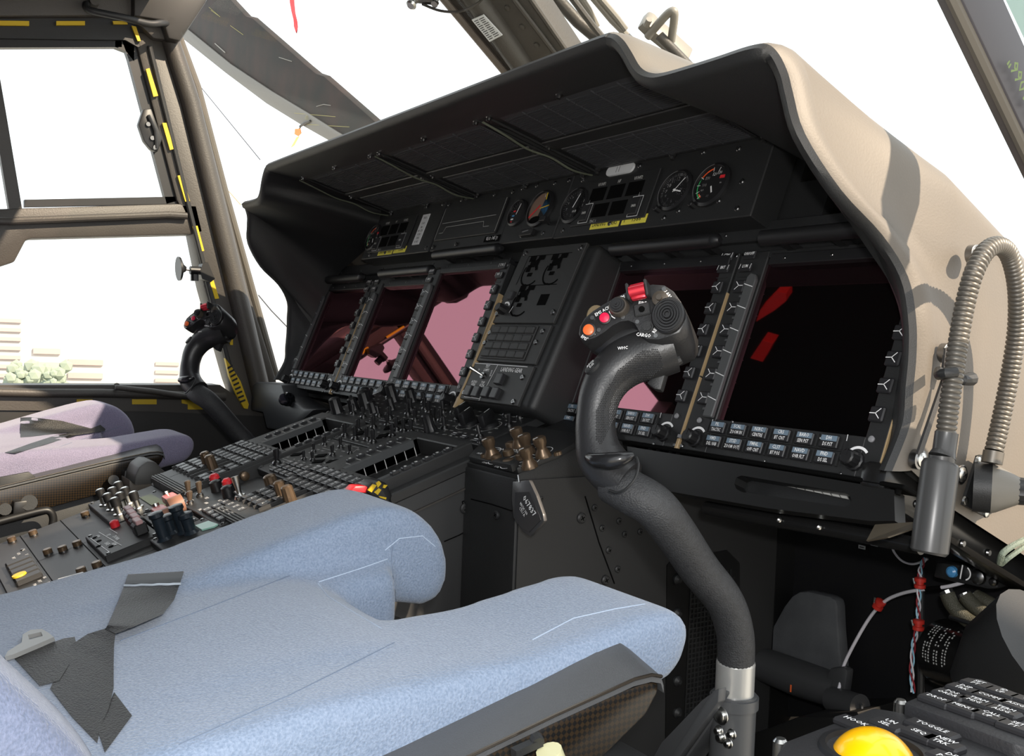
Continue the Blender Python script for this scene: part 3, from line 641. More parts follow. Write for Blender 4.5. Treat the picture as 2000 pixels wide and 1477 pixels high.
# forward pillar
slab('trim_5', [(262, 62), (300, 62), (352, 76), (385, 170), (440, 380), (490, 580), (540, 740), (548, 800), (470, 800), (449, 742), (398, 560), (377, 455), (345, 390), (268, 92)], L_, (-.07, 0, 0), FRM, .006)
m = MB(); m.tube([hx(330, 70, XL + .002), hx(372, 200, XL + .002), (hx(470, 600, XL + .002)), hx(515, 790, XL + .002)], [.020, .022, .024, .024], 14); struct('trim_6', m, FRM)
m = MB(); m.tube([hx(292, 90, XL + .004), hx(360, 370, XL + .004), hx(408, 560, XL + .004), hx(462, 770, XL + .004)], .006, 10); struct('trim_7', m, KM)
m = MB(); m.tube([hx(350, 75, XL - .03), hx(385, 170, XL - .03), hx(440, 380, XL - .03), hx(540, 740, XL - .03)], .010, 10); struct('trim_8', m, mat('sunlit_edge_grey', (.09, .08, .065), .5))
# header
slab('trim_9', [(-60, 35), (262, 35), (275, 95), (245, 78), (-60, 74)], L_, out, KM)
slab('trim_10', [(-60, -60), (430, -60), (405, 0), (352, 82), (300, 75), (275, 50), (255, 30), (-60, 32)], lambda x, y: hx(x, y, XL + .02), (-.08, 0, 0), FRM, .006)
slab('trim_11', [(262, -60), (430, -60), (402, 5), (352, 80), (330, 75), (318, 40), (262, 30)], lambda x, y: hx(x, y, XL + .05), (-.04, 0, 0), mat('near_black_bracket', (.02, .018, .016), .5), .004)
def pane(name, px, xv, lab):
    m = MB(); m.poly([hx(x, y, xv) for x, y in px], (-.004, 0, 0)); return struct(name, m, GLS, lab)
pane('window_1', [(-60, 85), (250, 85), (335, 392), (-60, 400)], XL - .03, 'upper side window pane on the far left')
pane('window_2', [(-60, 462), (375, 452), (452, 750), (-60, 756)], XL - .03, 'lower side window pane on the far left')
# sliding window frame
t = thing('sliding_window_frame', 'black rounded frame of the small sliding window in the far side door', 'window frame', hx(150, 400, XL))
def band(px, w, pf, vec, mt, name):
    m = MB(); n = len(px)
    for i in range(n - 1):
        a = Vector(px[i]); b_ = Vector(px[i + 1]); d = (b_ - a).normalized(); q = Vector((-d.y, d.x)) * w / 2
        m.poly([pf(*(a - q)), pf(*(b_ - q)), pf(*(b_ + q)), pf(*(a + q))], vec)
    return m
L2 = lambda x, y: hx(x, y, XL - .01)
m = band([(-60, 83), (238, 82)], 20, L2, (-.02, 0, 0), K, ''); obj('top_rail', m, K, t)
m = band([(250, 76), (262, 110), (337, 395)], 24, L2, (-.02, 0, 0), K, ''); m.poly([L2(225, 73), L2(262, 73), L2(262, 120), L2(246, 100), L2(225, 92)], (-.02, 0, 0)); obj('front_rail', m, K, t)
m = band([(48, 397), (345, 391)], 14, L2, (-.02, 0, 0), K, ''); obj('bottom_rail', m, K, t)
m = band([(-60, -120), (0, 225), (36, 440)], 25, L2, (-.03, 0, 0), FRM, ''); obj('rear_post', m, FRM, t)
m = MB(); m.poly([hx(x, y, XL + .012) for x, y in ((280, 213), (296, 212), (306, 240), (318, 270), (308, 297), (295, 292), (281, 275), (270, 243))], (-.02, 0, 0), 0, None, .003)
for x, y in ((289, 243), (297, 270), (303, 288)): m.lathe(frame(hx(x, y, XL + .013), (0, 1, 0), (0, 0, 1)), [(.006, 0), (.005, .004)], 10, 1)
m.tube([hx(290, 225, XL + .015), hx(303, 255, XL + .018), hx(306, 290, XL + .015)], .004, 8)
tag(obj('window_latch', m, [K, STD]), 'black rounded window latch on the front rail of the sliding window', 'latch')
# yellow and black edge markings
YM = mat('marking_yellow', (.62, .42, .01), .5)
m = MB()
for P in (((-20, 40), (57, 41), (57, 50), (-20, 49)), ((110, 41), (166, 41), (166, 49), (110, 49)), ((220, 41), (246, 41), (250, 47), (222, 47)), ((257, 50), (266, 52), (275, 80), (269, 80)), ((285, 135), (292, 133), (309, 187), (300, 189)), ((317, 240), (325, 240), (340, 291), (332, 293)), ((347, 343), (356, 342), (371, 393), (362, 394)), ((376, 442), (386, 441), (399, 490), (390, 492)), ((406, 538), (414, 537), (428, 583), (420, 584)), ((448, 663), (455, 662), (455, 674), (450, 674)), ((150, 780), (181, 780), (181, 790), (150, 790)), ((258, 780), (306, 780), (306, 790), (258, 790)), ((355, 780), (380, 781), (405, 795), (405, 800), (367, 800), (367, 790), (355, 788))):
    m.poly([hx(x, y, XL + .0085) for x, y in P], (-.006, 0, 0))
s = struct('trim_12', m, YM)
# striped triangular handle guard
t = thing('striped_lever', 'yellow and black striped triangular jettison lever at the foot of the far pillar', 'lever', hx(480, 800, XL + .03))
tri_ = [(440, 700), (452, 716), (470, 745), (486, 790), (484, 799), (477, 798), (462, 770), (448, 735)]
m = MB(); m.poly([hx(x, y, XL + .03) for x, y in tri_], (-.012, 0, 0)); obj('lever_plate', m, YM, t)
for i in range(9):
    k = i / 9; a = (444 + k * 27, 718 + k * 74); b_ = (454 + k * 28, 712 + k * 76); m = MB(); m.poly([hx(x, y, XL + .0315) for x, y in (a, b_, (b_[0] + 1, b_[1] + 3.6), (a[0] + 1, a[1] + 3.6))], (-.002, 0, 0)); obj('black_stripe', m, K, t)
m = MB(); m.tube([hx(225, 757, XL + .03), hx(300, 765, XL + .03), hx(385, 778, XL + .03), hx(430, 790, XL + .03)], [.006, .007, .007, .006], 12); m.tube([hx(228, 752, XL + .02), hx(229, 768, XL)], .006, 10)
tag(obj('door_rod', m, FRM), 'thin grey rod lying along the far door sill', 'rod')
# grab handle at the top left
m = MB(); HP = lambda x, y, d: hx(x, y, XL + d)
m.tube([HP(172, 12, .0), HP(168, 8, .05), HP(176, 20, .07), HP(240, 34, .08), HP(290, 46, .07), HP(315, 45, .06), HP(333, 47, .03)], .0075, 12, smooth=6)
m.lathe(frame(HP(180, 8, .02), (0, 1, 0), (0, 0, 1)), [(.012, 0), (.010, .03)], 14, 1); m.lathe(frame(HP(330, 46, .03), (0, 1, 0), (0, 0, 1)), [(.010, 0), (.009, .02)], 14, 1)
tag(obj('grab_rail', m, [KM, FRM]), 'dark bent grab handle under the roof at the top left corner', 'handle')
# suction mount on the far window
t = thing('suction_mount', 'small suction cup mount clamped on the far pillar, cup facing the lower window', 'mount', hx(395, 540, XL))
G = frame(hx(356, 525, XL + .02), (0, .25, 1), (1, 0, 0)); a = hx(352, 525, XL + .02); b_ = hx(372, 527, XL + .02)
m = MB(); m.tube([hx(348, 525, XL + .02), hx(352, 525, XL + .02), hx(358, 525, XL + .02), hx(363, 526, XL + .02)], [.028, .027, .010, .006], 20); obj('suction_cup', m, K, t)
m = MB(); m.tube([hx(360, 526, XL + .02), hx(376, 528, XL + .02)], .003, 10, 1); m.tube([hx(371, 528, XL + .02), hx(392, 529, XL + .02)], .0095, 14); m.tube([hx(380, 536, XL + .02), hx(380, 549, XL + .02)], .009, 10); obj('clamp_arm', m, [K, STL], t)
m = MB(); m.poly([hx(x, y, XL + .03) for x, y in ((396, 515), (406, 512), (420, 545), (412, 551), (395, 545), (391, 530))], (-.03, 0, 0)); obj('clamp_body', m, K, t)
# windshield centre post
W0, W1, W2 = hx(985, 140, -.06), hx(1105, 100, .06), hx(870, 0, -.06)
wn = (W1 - W0).cross(W2 - W0).normalized()
if wn.dot(CAM - W0) < 0: wn = -wn
WP = lambda x, y, d=0: hit(x, y, wn, W0 + wn * d)
def wslab(px, d, th, mt, name=None, bev=0): m = MB(); m.poly([WP(x, y, d) for x, y in px], -wn * th, 0, None, bev); return m
dL = WP(868, 0) - WP(985, 140); dR = WP(1040, 0) - WP(1106, 98); dR = dR * (dL.length / dR.length)
def along(x, y, s_, d=0, D=None): return WP(x, y, d) + (D or dL) * s_
m = MB(); m.poly([along(985, 140, -3), along(985, 140, 3.2), along(1106, 98, 3.2, 0, dR), along(1106, 98, -3, 0, dR)], -wn * .05, 0, None, .003); struct('trim_13', m, FRM, 'riveted centre windshield post')
m = MB(); m.tube([along(975, 60, 2.4), WP(905, -40, .0), WP(975, 60, .0), WP(1060, 185, .0), along(1060, 185, -2.2)], .021, 18); struct('trim_14', m, FRM)
m = MB(); m.tube([along(985, 140, 3.2, .004), WP(868, 0, .004), WP(985, 140, .004), along(985, 140, -3, .004)], .0065, 8); struct('trim_15', m, mat('pale_edge_seal', (.14, .12, .10), .5))
m = MB(); m.tube([along(1085, 105, 3, .004, dR), WP(1005, 0, .004), WP(1085, 105, .004), along(1085, 105, -2.6, .004, dR)], .0045, 8); m.tube([along(1106, 98, 3, 0, dR), WP(1038, 0, .0), WP(1106, 98, .0), along(1106, 98, -2.8, 0, dR)], .005, 8); struct('trim_16', m, FRM)
for x, y in ((991, 15), (1020, 52), (1048, 88)): m = MB(); G = frame(WP(x, y, .0), (W1 - W0), wn.cross(W1 - W0)); G = frame(WP(x, y, .0), (W1 - W0), wn.cross((W1 - W0))); m.lathe(G, [(.0055, 0), (.0048, .003), (.002, .004)], 12); s = struct('trim_17', m, FRM)
m = wslab([(921, 39), (944, 29), (981, 69), (956, 82)], .024, .002, WLB)
q = [(921, 39), (944, 29), (981, 69), (956, 82)]
for i in range(11):
    for (c0, c1) in ((.08, .42), (.5, .9)):
        k = .08 + i * .082; lerp = lambda A, B, t_: (A[0] + (B[0] - A[0]) * t_, A[1] + (B[1] - A[1]) * t_); a = lerp(q[0], q[3], k); b_ = lerp(q[1], q[2], k); k2 = k + .03; a2 = lerp(q[0], q[3], k2); b2 = lerp(q[1], q[2], k2)
        m.add([WP(*lerp(a, b_, c0), .0248), WP(*lerp(a, b_, c1 - .1 * (i % 3) * .5), .0248), WP(*lerp(a2, b2, c1 - .1 * (i % 3) * .5), .0248), WP(*lerp(a2, b2, c0), .0248)], [[0, 1, 2, 3]], 1, None, False)
tag(obj('data_card', m, [WLB, K]), 'white printed compass card stuck on the centre windshield post', 'card')
t = thing('roof_bracket_lamp', 'small metal bracket fitting at the top edge, left of the centre post', 'fitting', WP(830, 5, .02))
m = MB(); m.poly([WP(x, y, .02) for x, y in ((796, -10), (838, -12), (860, 0), (846, 12), (815, 8), (797, 4))], -wn * .02, 0, None, .003); obj('bracket', m, STD, t)
m = MB(); m.lathe(frame(WP(806, 6, .02), (W1 - W0), wn.cross(W1 - W0)), [(.009, 0), (.009, .006), (.006, .009)], 14); m.lathe(frame(WP(851, 5, .02), (W1 - W0), wn.cross(W1 - W0)), [(.006, 0), (.006, .006)], 12); obj('bolt', m, STL, t)
m = MB(); m.tube([WP(825, 8, .02), WP(860, 21, .03), WP(900, 22, .04), WP(935, 5, .03), WP(945, -10, .03)], .0022, 8, smooth=6); tag(obj('hanging_wire', m, FRM), 'thin dark wire looping from the bracket to the centre post', 'wire')
# windshield panes (thin, nearly invisible)
wb = Vector((0, .34, .86)); wt = Vector((0, -.25, 1.34))
for n, x0, x1 in ((3, -.93, -.05), (4, .05, .93)):
    m = MB(); m.poly([(x0, wb.y, wb.z), (x1, wb.y, wb.z), (x1 * .95 if abs(x1) > .5 else x1, wt.y, wt.z), (x0 * .95 if abs(x0) > .5 else x0, wt.y, wt.z)], (0, .003, .004)); struct('window_%d' % n, m, GLS)
# right pillar and open door
R_ = lambda x, y: hx(x, y, .985)
a0, a1, b0, b1 = R_(1862, 0), R_(2010, 310), R_(1945, 0), R_(2000, 130); ad = a1 - a0
m = MB(); m.poly([a0 - ad * 5, a1 + ad * 2.2, b1 + ad * 2.8, b0 - ad * 5], (.006, 0, 0), 0, None, .001); m.poly([a0 - ad * 5 - Vector((.002, 0, 0)), a1 + ad * 2.2 - Vector((.002, 0, 0)), b1 + ad * 2.8 - Vector((.002, 0, 0)), b0 - ad * 5 - Vector((.002, 0, 0))], (-.02, .012, .012)); struct('trim_18', m, mat('pillar_cool_grey', (.05, .047, .052), .5), 'near windshield pillar at the top right')
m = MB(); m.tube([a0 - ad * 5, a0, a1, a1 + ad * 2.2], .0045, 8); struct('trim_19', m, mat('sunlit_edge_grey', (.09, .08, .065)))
m = MB(); 
G = frame(R_(1985, 170), R_(1975, 110) - R_(2000, 240), (R_(1940, 60) - R_(1900, 75)))
for i, (x, y) in enumerate(((1957, 118), (1971, 150), (1984, 185), (1994, 205))):
    pass
dirv = (R_(1955, 120) - R_(1995, 210)).normalized(); side = (R_(1990, 120) - R_(1950, 130)); G = frame(R_(1966, 166) - Vector((.003, .0, 0)), dirv, side)
if G.col[2].to_3d().dot(CAM - G.translation) < 0: G = frame(R_(1966, 166), dirv, -side)
G = off(G, 0, 0, .0105)
m.text(G, '41066"', .016, 0, 0, 0, 0, .9); m.text(G, 'M', .014, -.03, -.003, 0, 0); tag(obj('stencil_marking', m, mat('dull_green_stencil', (.12, .17, .05), .6)), 'faint green stencilled digits on the near windshield pillar', 'marking')
t = thing('open_door', 'open near side door, its pale green-tinted pane just visible past the near pillar', 'door', (1.1, -.1, .1))
FDo = frame((1.10, -.06, .05), (1, .0, 0), (0, 0, 1))
m = MB(); m.box(FDo, .02, .95, .0, .62, -.03, .03, 0, .01); m.box(FDo, .02, .95, 1.1, 1.38, -.03, .03); m.box(FDo, .55, .95, .6, 1.12, -.03, .03); obj('door_panel', m, FRM, t)
pd = [hy(1945, -40, .05), hy(2060, 200, .05), hy(2300, 200, .05), hy(2300, -40, .05)]
m = MB(); m.poly(pd, (0, .006, 0)); obj('tinted_pane', m, mat('pale_green_glass_edge', (.45, .6, .55), .3), t)
# ================================================================ pedestal
def W(F, x, y, z=0): return F @ Vector((x, y, z))
t = thing('centre_pedestal', 'long dark grey pedestal body sloping down between the two seats', 'pedestal', (0, -.4, .0))
m = MB()
prof = [(-.60, 0), (-.60, W(FD, 0, -.45).z - .012), (.05, W(FD, 0, .22).z - .012)]
a = W(FD, 0, -.56, -.012); b_ = W(FD, 0, .17, -.012)
m.poly([(-.262, a.y, .0), (-.262, a.y, a.z), (-.262, b_.y, b_.z), (-.262, b_.y + .12, b_.z), (-.262, b_.y + .12, 0)], (.536, 0, 0), 0, None, .004)
obj('body', m, KP, t)
m = MB(); m.box(FD, -.263, .275, -.56, -.28, -.012, -.001, 0, .002); m.box(FD, .256, .276, -.28, .03, -.014, .0, 0, .002); m.box(FD, -.275, -.256, -.28, .03, -.014, 0, 0, .002)
for x in (-.0745, .0905): m.line(FD, [(x, -.55), (x, -.285)], .0012, -.0004, 1)
for y in (-.484, -.425): m.line(FD, [(-.26, y), (.27, y)], .0012, -.0004, 1)
obj('top_plate', m, [KP, KD], t)
fast = [(-.225, -.393), (-.233, -.468), (-.242, -.497), (-.075, -.451), (-.072, -.432), (-.092, -.468), (-.098, -.498), (.063, -.451), (.065, -.432)]
for x, y in fast:
    m = MB(); G = off(FD, x, y, -.001); m.lathe(G, [(.0062, 0), (.0062, .007), (.005, .008)], 14); m.lathe(G, [(.0064, .0), (.0064, .0015)], 14, 1); obj('fastener', m, [BRZ, STD], t, label='small bronze cylindrical fastener')
m = MB()   # side skin with seams and countersunk screws
S = lambda x, y, X=.2755: hx(x, y, X)
m.line(I4, [], 0)
sk = t
pts = [(868, 1058), (898, 1045), (918, 1033), (919, 1010), (905, 990), (903, 980), (920, 975)]
for a_, b2 in zip(pts[:-1], pts[1:]): m.tube([S(*a_), S(*b2)], .0008, 5)
obj('panel_seam', m, KD, t)
for x, y, r in ((908, 993, .0075), (938, 1109, .0065), (795, 1240, .007)):
    m = MB(); G = frame(S(x, y), (0, 1, 0), (0, 0, 1)); m.screw(G, 0, 0, r, 0, 0, 1); obj('skin_screw', m, [KP, KD], t)
m = MB(); m.box(FD, .274, .2775, -.6, .03, -.035, -.033); obj('edge_strip', m, FRM, t)
# wide front body under the knob panel
t = thing('pedestal_front_box', 'dark box at the front of the pedestal, faced with tan-lit side and round screws', 'pedestal box', (.32, 0, 0))
c = W(FD, .396, .002); c2 = W(FD, .396, .17)
m = MB(); m.poly([(.274, W(FD, 0, .002).y, .0), (.396, W(FD, 0, .002).y, 0), (.396, W(FD, 0, .002).y, c.z - .006), (.274, W(FD, 0, .002).y, c.z - .006)], (0, .16, 0), 0, None, .003)
# slope its top with the pedestal
m.poly([W(FD, .276, .002, -.001), W(FD, .396, .002, -.001), W(FD, .396, .17, -.001), W(FD, .276, .17, -.001)], FD.to_3x3() @ Vector((0, 0, -.05)), 0, None, .003)
obj('body', m, KM, t)
yb = c.y
m = MB(); m.box(I4, .39, .3985, yb + .004, .62, 0, c.z - .008); obj('side_skin', m, KP, t)
for x, y, r in ((1135, 1012, .007), (1058, 974, .003), (1161, 992, .0045), (1176, 1032, .0045), (1189, 1075, .005), (1209, 1018, .0045), (1220, 1044, .0045), (1206, 1112, .0048), (1250, 1039, .0045), (1182, 1133, .0065)):
    m = MB(); G = frame(hx(x, y, .3988), (0, 1, 0), (0, 0, 1)); m.screw(G, 0, 0, r, 0, 0, 1); obj('side_screw', m, [KP, KD], t)
m = MB(); m.tube([hx(1143, 970, .399), hx(1170, 1060, .399), hx(1200, 1140, .399)], .001, 5); obj('panel_seam', m, KD, t)
m = MB(); G = frame((.32, yb - .0015, 0), (1, 0, 0), (0, 0, 1)); p = hy(971, 1006, yb - .001); G.translation = p; m.screw(G, 0, 0, .006, 0, 0, 1); m2 = [hy(920, 975, yb - .001), hy(960, 985, yb - .001), hy(1000, 998, yb - .001)]; m.tube(m2, .0008, 5, 1); obj('aft_screw', m, [KM, KD], t)
# perforated side panel with bolts in the footwell
t = thing('perforated_panel', 'black perforated mesh panel with a column of bolts in the near footwell', 'panel', (.41, .3, .0))
m = MB(); m.poly([hx(x, y, .40) for x, y in ((1303, 1105), (1318, 1086), (1335, 1090), (1420, 1075), (1445, 1100), (1445, 1460), (1300, 1460))], (-.003, 0, 0)); obj('plate', m, mat('footwell_black', (.008, .008, .008), .4), t)
for y in (1152, 1218, 1290, 1350, 1412):
    m = MB(); G = frame(hx(1322, y - 20, .4005), (0, 1, 0), (0, 0, 1)); m.lathe(G, [(.008, 0), (.0075, .003), (.003, .007)], 14); obj('bolt', m, KM, t)
m = MB(); a = hx(1348, 1130, .4); b_ = hx(1405, 1130, .4); zt = hx(1370, 1120, .4).z; zb = .02; n = 30
y0, y1 = a.y, b_.y + .03
for i in range(int((zt - zb) / .007)): m.box(I4, .4005, .4015, y0, y1, zb + i * .007, zb + i * .007 + .0022)
for i in range(int((y1 - y0) / .007)): m.box(I4, .4005, .4018, y0 + i * .007, y0 + i * .007 + .0022, zb, zt)
obj('mesh_grille', m, KM, t)

# ---- control display units
def keycap(F, x0, x1, y0, y1, h, lines=(), mt=(KEY, WHT), sz=.004, z0=0):
    m = MB(); m.box(F, x0, x1, y0, y1, z0, h, 0, min(.001, (x1 - x0) * .15)); n = len(lines)
    for i, s_ in enumerate(lines): m.text(F, s_, sz, (x0 + x1) / 2, (y0 + y1) / 2 + (n - 1) * sz * .5 - i * sz, h + .0003, 1, .85)
    return m
def cdu():
    t = thing('control_display_unit', '', 'control display unit', W(FD, -.16, -.13), 'recessed-screen keyboards on the pedestal')
    x0, x1 = -.256, -.078
    m = MB(); m.box(FD, x0, -.2045, -.28, .03, -.012, .014, 0, .0015); m.box(FD, -.0895, x1, -.28, .03, -.012, .014, 0, .0015)
    m.box(FD, -.2055, -.0885, .012, .03, -.012, .014, 0, .0015); m.box(FD, -.2055, -.0885, -.28, -.107, -.012, .014, 0, .0015); m.box(FD, -.207, -.087, -.11, .014, -.045, -.040)
    for x in (-.2055, -.0895): m.box(FD, x, x + .001, -.107, .012, -.04, .012)
    obj('housing', m, KP, t)
    m = MB(); m.box(FD, -.203, -.091, -.105, .011, -.040, -.036); obj('sunken_screen', m, KD, t)
    for sx_ in (-.2075, -.0965):
        m = MB(); m.poly([W(FD, sx_, -.107, .014), W(FD, sx_ + .010, -.107, .014), W(FD, sx_ + .010, -.107, .004), W(FD, sx_, -.107, .010)], FD.to_3x3() @ Vector((0, .11, 0)))
        obj('legend_strip', m, GREY, t)
    m = MB()
    for i in range(7): y = -.095 + i * .0165; m.line(FD, [(-.2195, y), (-.2055, y)], .0012, .0145); m.box(FD, -.2045, -.2038, y, y + .0012, -.03, .012)
    obj('tick_marks', m, WHD, t)
    for i in range(6):
        y = -.092 + i * .0165
        for xx in (-.2235, -.0865): m = keycap(FD, xx - .003, xx + .005, y, y + .011, .018, (), z0=.013); m.box(FD, xx - .001, xx + .003, y + .004, y + .007, .018, .0184, 1); obj('line_key', m, [KEY, WHD], t)
    rows = ['MENU INIT FPLN NAV COM IFF TACT PERF'.split(), 'DIR LEGS FIX HOLD RAD MSG PREV NEXT'.split(), 'A B C D E F G H'.split(), 'I J K L M N O P'.split(), 'Q R S T U V W X'.split(), 'Y Z 1 2 3 / + -'.split()]
    for r, row in enumerate(rows):
        for c, s_ in enumerate(row):
            if r >= 3 and c in (4, 5): continue
            xx = -.2495 + c * .0212; yy = -.137 - r * .0205
            m = keycap(FD, xx, xx + .0178, yy, yy + .0145, .0195, [s_] + (['SEL'] if r < 2 else []), sz=.0058 if r < 2 else .0095, z0=.013); obj('key', m, [KEY, WHT], t)
    m = MB()
    for i in range(9): m.box(FD, -.2515 + i * .0212, -.2498 + i * .0212, -.245, -.118, .014, .0185)
    obj('key_divider', m, KP, t)
    for x, y in ((-.182, -.205), (-.147, -.208)):
        m = MB(); m.lathe(off(FD, x, y, .014), [(.0085, 0), (.008, .012), (.0075, .022), (.005, .024)], 22, 0, True, .06); obj('control_knob', m, BRZ, t, label='bronze ribbed knob')
    m = MB()
    for i in range(4): m.box(FD, -.252, -.082, -.279 + i * .0045, -.277 + i * .0045, .012, .016 - i * .0003)
    obj('front_ribs', m, FRM, t)
    for x in (-.1, -.06): m = MB()
    m = MB(); m.lathe(FD @ Matrix.Translation((x1, -.185, .004)) @ Matrix.Rotation(PI / 2, 4, 'Y'), [(.007, 0), (.007, .009), (.004, .011)], 16); obj('side_stud', m, BRZ, t)
    return t
c1 = cdu(); c1['label'] = 'recessed-screen keyboard unit on the far left edge of the pedestal'
c2 = copy_tree(c1, (.333, 0, 0), 'recessed-screen keyboard unit on the near right edge of the pedestal, largest recess')
m = MB(); m.poly([W(FD, x, y, -.03) for x, y in ((-.108, -.098), (-.092, -.092), (-.092, -.045), (-.104, -.052))], FD.to_3x3() @ Vector((0, 0, .028))); tag(obj('paper_strip', m, WLB), 'white strip inside the recess of the far keyboard unit', 'strip')

# ---- small controls on the pedestal, built once and copied
def toggle_proto(name, r=.0035, l=.024, mt=K):
    l *= .66; r *= .8
    m = MB(); m.lathe(I4, [(.0055, 0), (.0055, .003), (.0035, .005)], 12, 1); m.tube([(0, 0, .003), (0, .002, l * .5), (0, .004, l)], [r * .55, r * .9, r * 1.15], 10, 0); m.lathe(Matrix.Translation((0, .004, l)), [(r * 1.15, 0), (r * .8, .0015), (r * .2, .002)], 10, 0)
    return m
def placed(mb, F, x, y, z=0, rot=0, sc=1): 
    G = off(F, x, y, z) @ Matrix.Rotation(rot, 4, 'Z') @ Matrix.Scale(sc, 4); n = MB(); n.add([G @ v for v in mb.v], mb.f, 0); n.m = mb.m[:]; return n
def unit(label, x0, x1, y0, y1, h, name='switch_panel', mt=KM, grp=None):
    t = thing(name, label, 'switch panel', W(FD, (x0 + x1) / 2, (y0 + y1) / 2)); m = MB(); m.box(FD, x0, x1, y0, y1, -.002, h, 0, .001)
    for x in (x0 + .006, x1 - .006):
        for y in (y0 + .006, y1 - .006): m.screw(FD, x, y, .0028, h, 1)
    rnd = random.Random(int((x0 + 2) * 1000)); obj('plate', m, [mt, STD], t); return t
def letters(t, F, items, size, z, nm='lettering', mt=WHD):
    m = MB()
    for s_, x, y in items: m.text(F, s_, size, x, y, z, 0, .85)
    obj(nm, m, mt, t)
def rings_(t, pts, r, z):
    m = MB()
    for x, y in pts: m.arc(FD, x, y, r, -150, 170, .0008, z)
    obj('ring_marking', m, WHD, t)
# front toggle panel (middle)
t = unit('dense black toggle switch panel in the middle of the pedestal near the displays', -.070, .088, -.035, .045, .010)
for x, y in ((-.008, -.024), (.024, -.019), (.050, -.021), (.060, .007), (-.010, .035), (.036, .027), (.058, .028), (.080, .029), (-.045, .0), (-.05, -.022), (-.03, .02)):
    if abs(x) < .2: obj('toggle', placed(toggle_proto('t', .0042, .027), FD, x, y, .010), [K, STD], t)
for x, y in ((.039, .001), (.008, .03), (-.028, -.006)): m = MB(); m.box(rotz(off(FD, x, y, .0105), .78), -.008, .008, -.008, .008, 0, .0015); obj('blank_plug', m, KD, t)
rr = random.Random(3)
W_ = ['OFF', 'ON', 'NORM', 'AUX', 'FUEL', 'ENG', 'IGN', 'TEST', 'HYD', 'PUMP', 'STBY', 'MAN', 'AUTO', 'ARM', 'EMER', 'SHUT']
letters(t, FD, [(rr.choice(W_), -.058 + c * .0215 + rr.uniform(-.003, .003), -.028 + r * .0125) for r in range(6) for c in range(7)], .0042, .0106)
# far front panel row
t = unit('crowded black switch and knob panel at the front end of the pedestal, under the displays', -.070, .088, .048, .165, .010)
for x, y in ((.024, .067), (-.028, .082), (.064, .078), (.083, .080), (-.05, .06), (-.05, .1), (-.02, .11), (.01, .1), (.04, .11), (.068, .112), (-.058, .13), (-.01, .14), (.03, .145)): obj('toggle', placed(toggle_proto('t', .0042, .026), FD, x, y, .010, rr.uniform(-.6, .6)), [K, STD], t)
m = MB(); m.box(rotz(off(FD, .008, .054, .0105), .78), -.008, .008, -.008, .008, 0, .0015); obj('blank_plug', m, KD, t)
letters(t, FD, [(rr.choice(W_), -.058 + c * .0215 + rr.uniform(-.003, .003), .056 + r * .0135) for r in range(8) for c in range(7)], .0042, .0106)
t = unit('black knob panel at the far front corner of the pedestal', -.262, -.074, .034, .165, .010)
for x, y, r, h in ((-.225, .045, .011, .026), (-.2, .066, .009, .02), (-.182, .082, .011, .028), (-.214, .1, .010, .026), (-.13, .07, .008, .018), (-.10, .09, .007, .02), (-.15, .12, .01, .03), (-.1, .13, .009, .022)):
    m = MB(); m.lathe(off(FD, x, y, .010), [(r * 1.1, 0), (r, .003), (r * .9, h), (r * .6, h + .002)], 20, 0, True, .06); obj('rotary_knob', m, K, t)
for x, y in ((-.245, .08), (-.17, .05), (-.12, .045), (-.24, .12), (-.09, .06), (-.19, .13)): obj('toggle', placed(toggle_proto('t'), FD, x, y, .010, rr.uniform(-1, 1)), [K, STD], t)
m = MB(); m.lathe(off(FD, -.253, .06, .010), [(.003, 0), (.002, .003)], 10); obj('red_lamp', m, RED, t)
letters(t, FD, [(rr.choice(W_), -.25 + c * .022 + rr.uniform(-.003, .003), .045 + r * .0145) for r in range(8) for c in range(8)], .0042, .0106)
# right front rotary panel
t = unit('black rotary selector panel on the pedestal, just ahead of the near keyboard unit', .092, .262, .034, .165, .010)
for x, y in ((.159, .084), (.207, .088), (.12, .1)):
    m = MB(); G = rotz(off(FD, x, y, .010), .5); m.lathe(G, [(.0155, 0), (.0155, .004), (.013, .006)], 28); m.box(G, -.005, .005, -.016, .016, .004, .022, 0, .0025, 2); m.line(G, [(0, -.002), (0, .014)], .0014, .0224, 1); obj('selector_knob', m, [K, WHT], t)
rings_(t, [(.159, .084), (.207, .088)], .0195, .0106)
m = MB(); m.lathe(off(FD, .110, .046, .010), [(.0105, 0), (.010, .004), (.0085, .007), (.0085, .024), (.006, .026)], 22, 0, True, .09); obj('rotary_knob', m, K, t)
for x, y in ((.235, .055), (.242, .1), (.15, .13), (.19, .13), (.226, .13), (.128, .06)): obj('toggle', placed(toggle_proto('t'), FD, x, y, .010, rr.uniform(-1, 1)), [K, STD], t)
for x, y in ((.21, .045), (.245, .043), (.18, .048)): m = MB(); m.box(FD, x - .007, x + .007, y - .004, y + .004, .01, .013, 0, .001); m.line(FD, [(x - .004, y), (x + .004, y)], .002, .0133, 1); obj('lit_key', m, [KEY, WHT], t)
letters(t, FD, [(rr.choice(W_), .10 + c * .019 + rr.uniform(-.003, .003), .042 + r * .0145) for r in range(7) for c in range(8)], .0042, .0106)
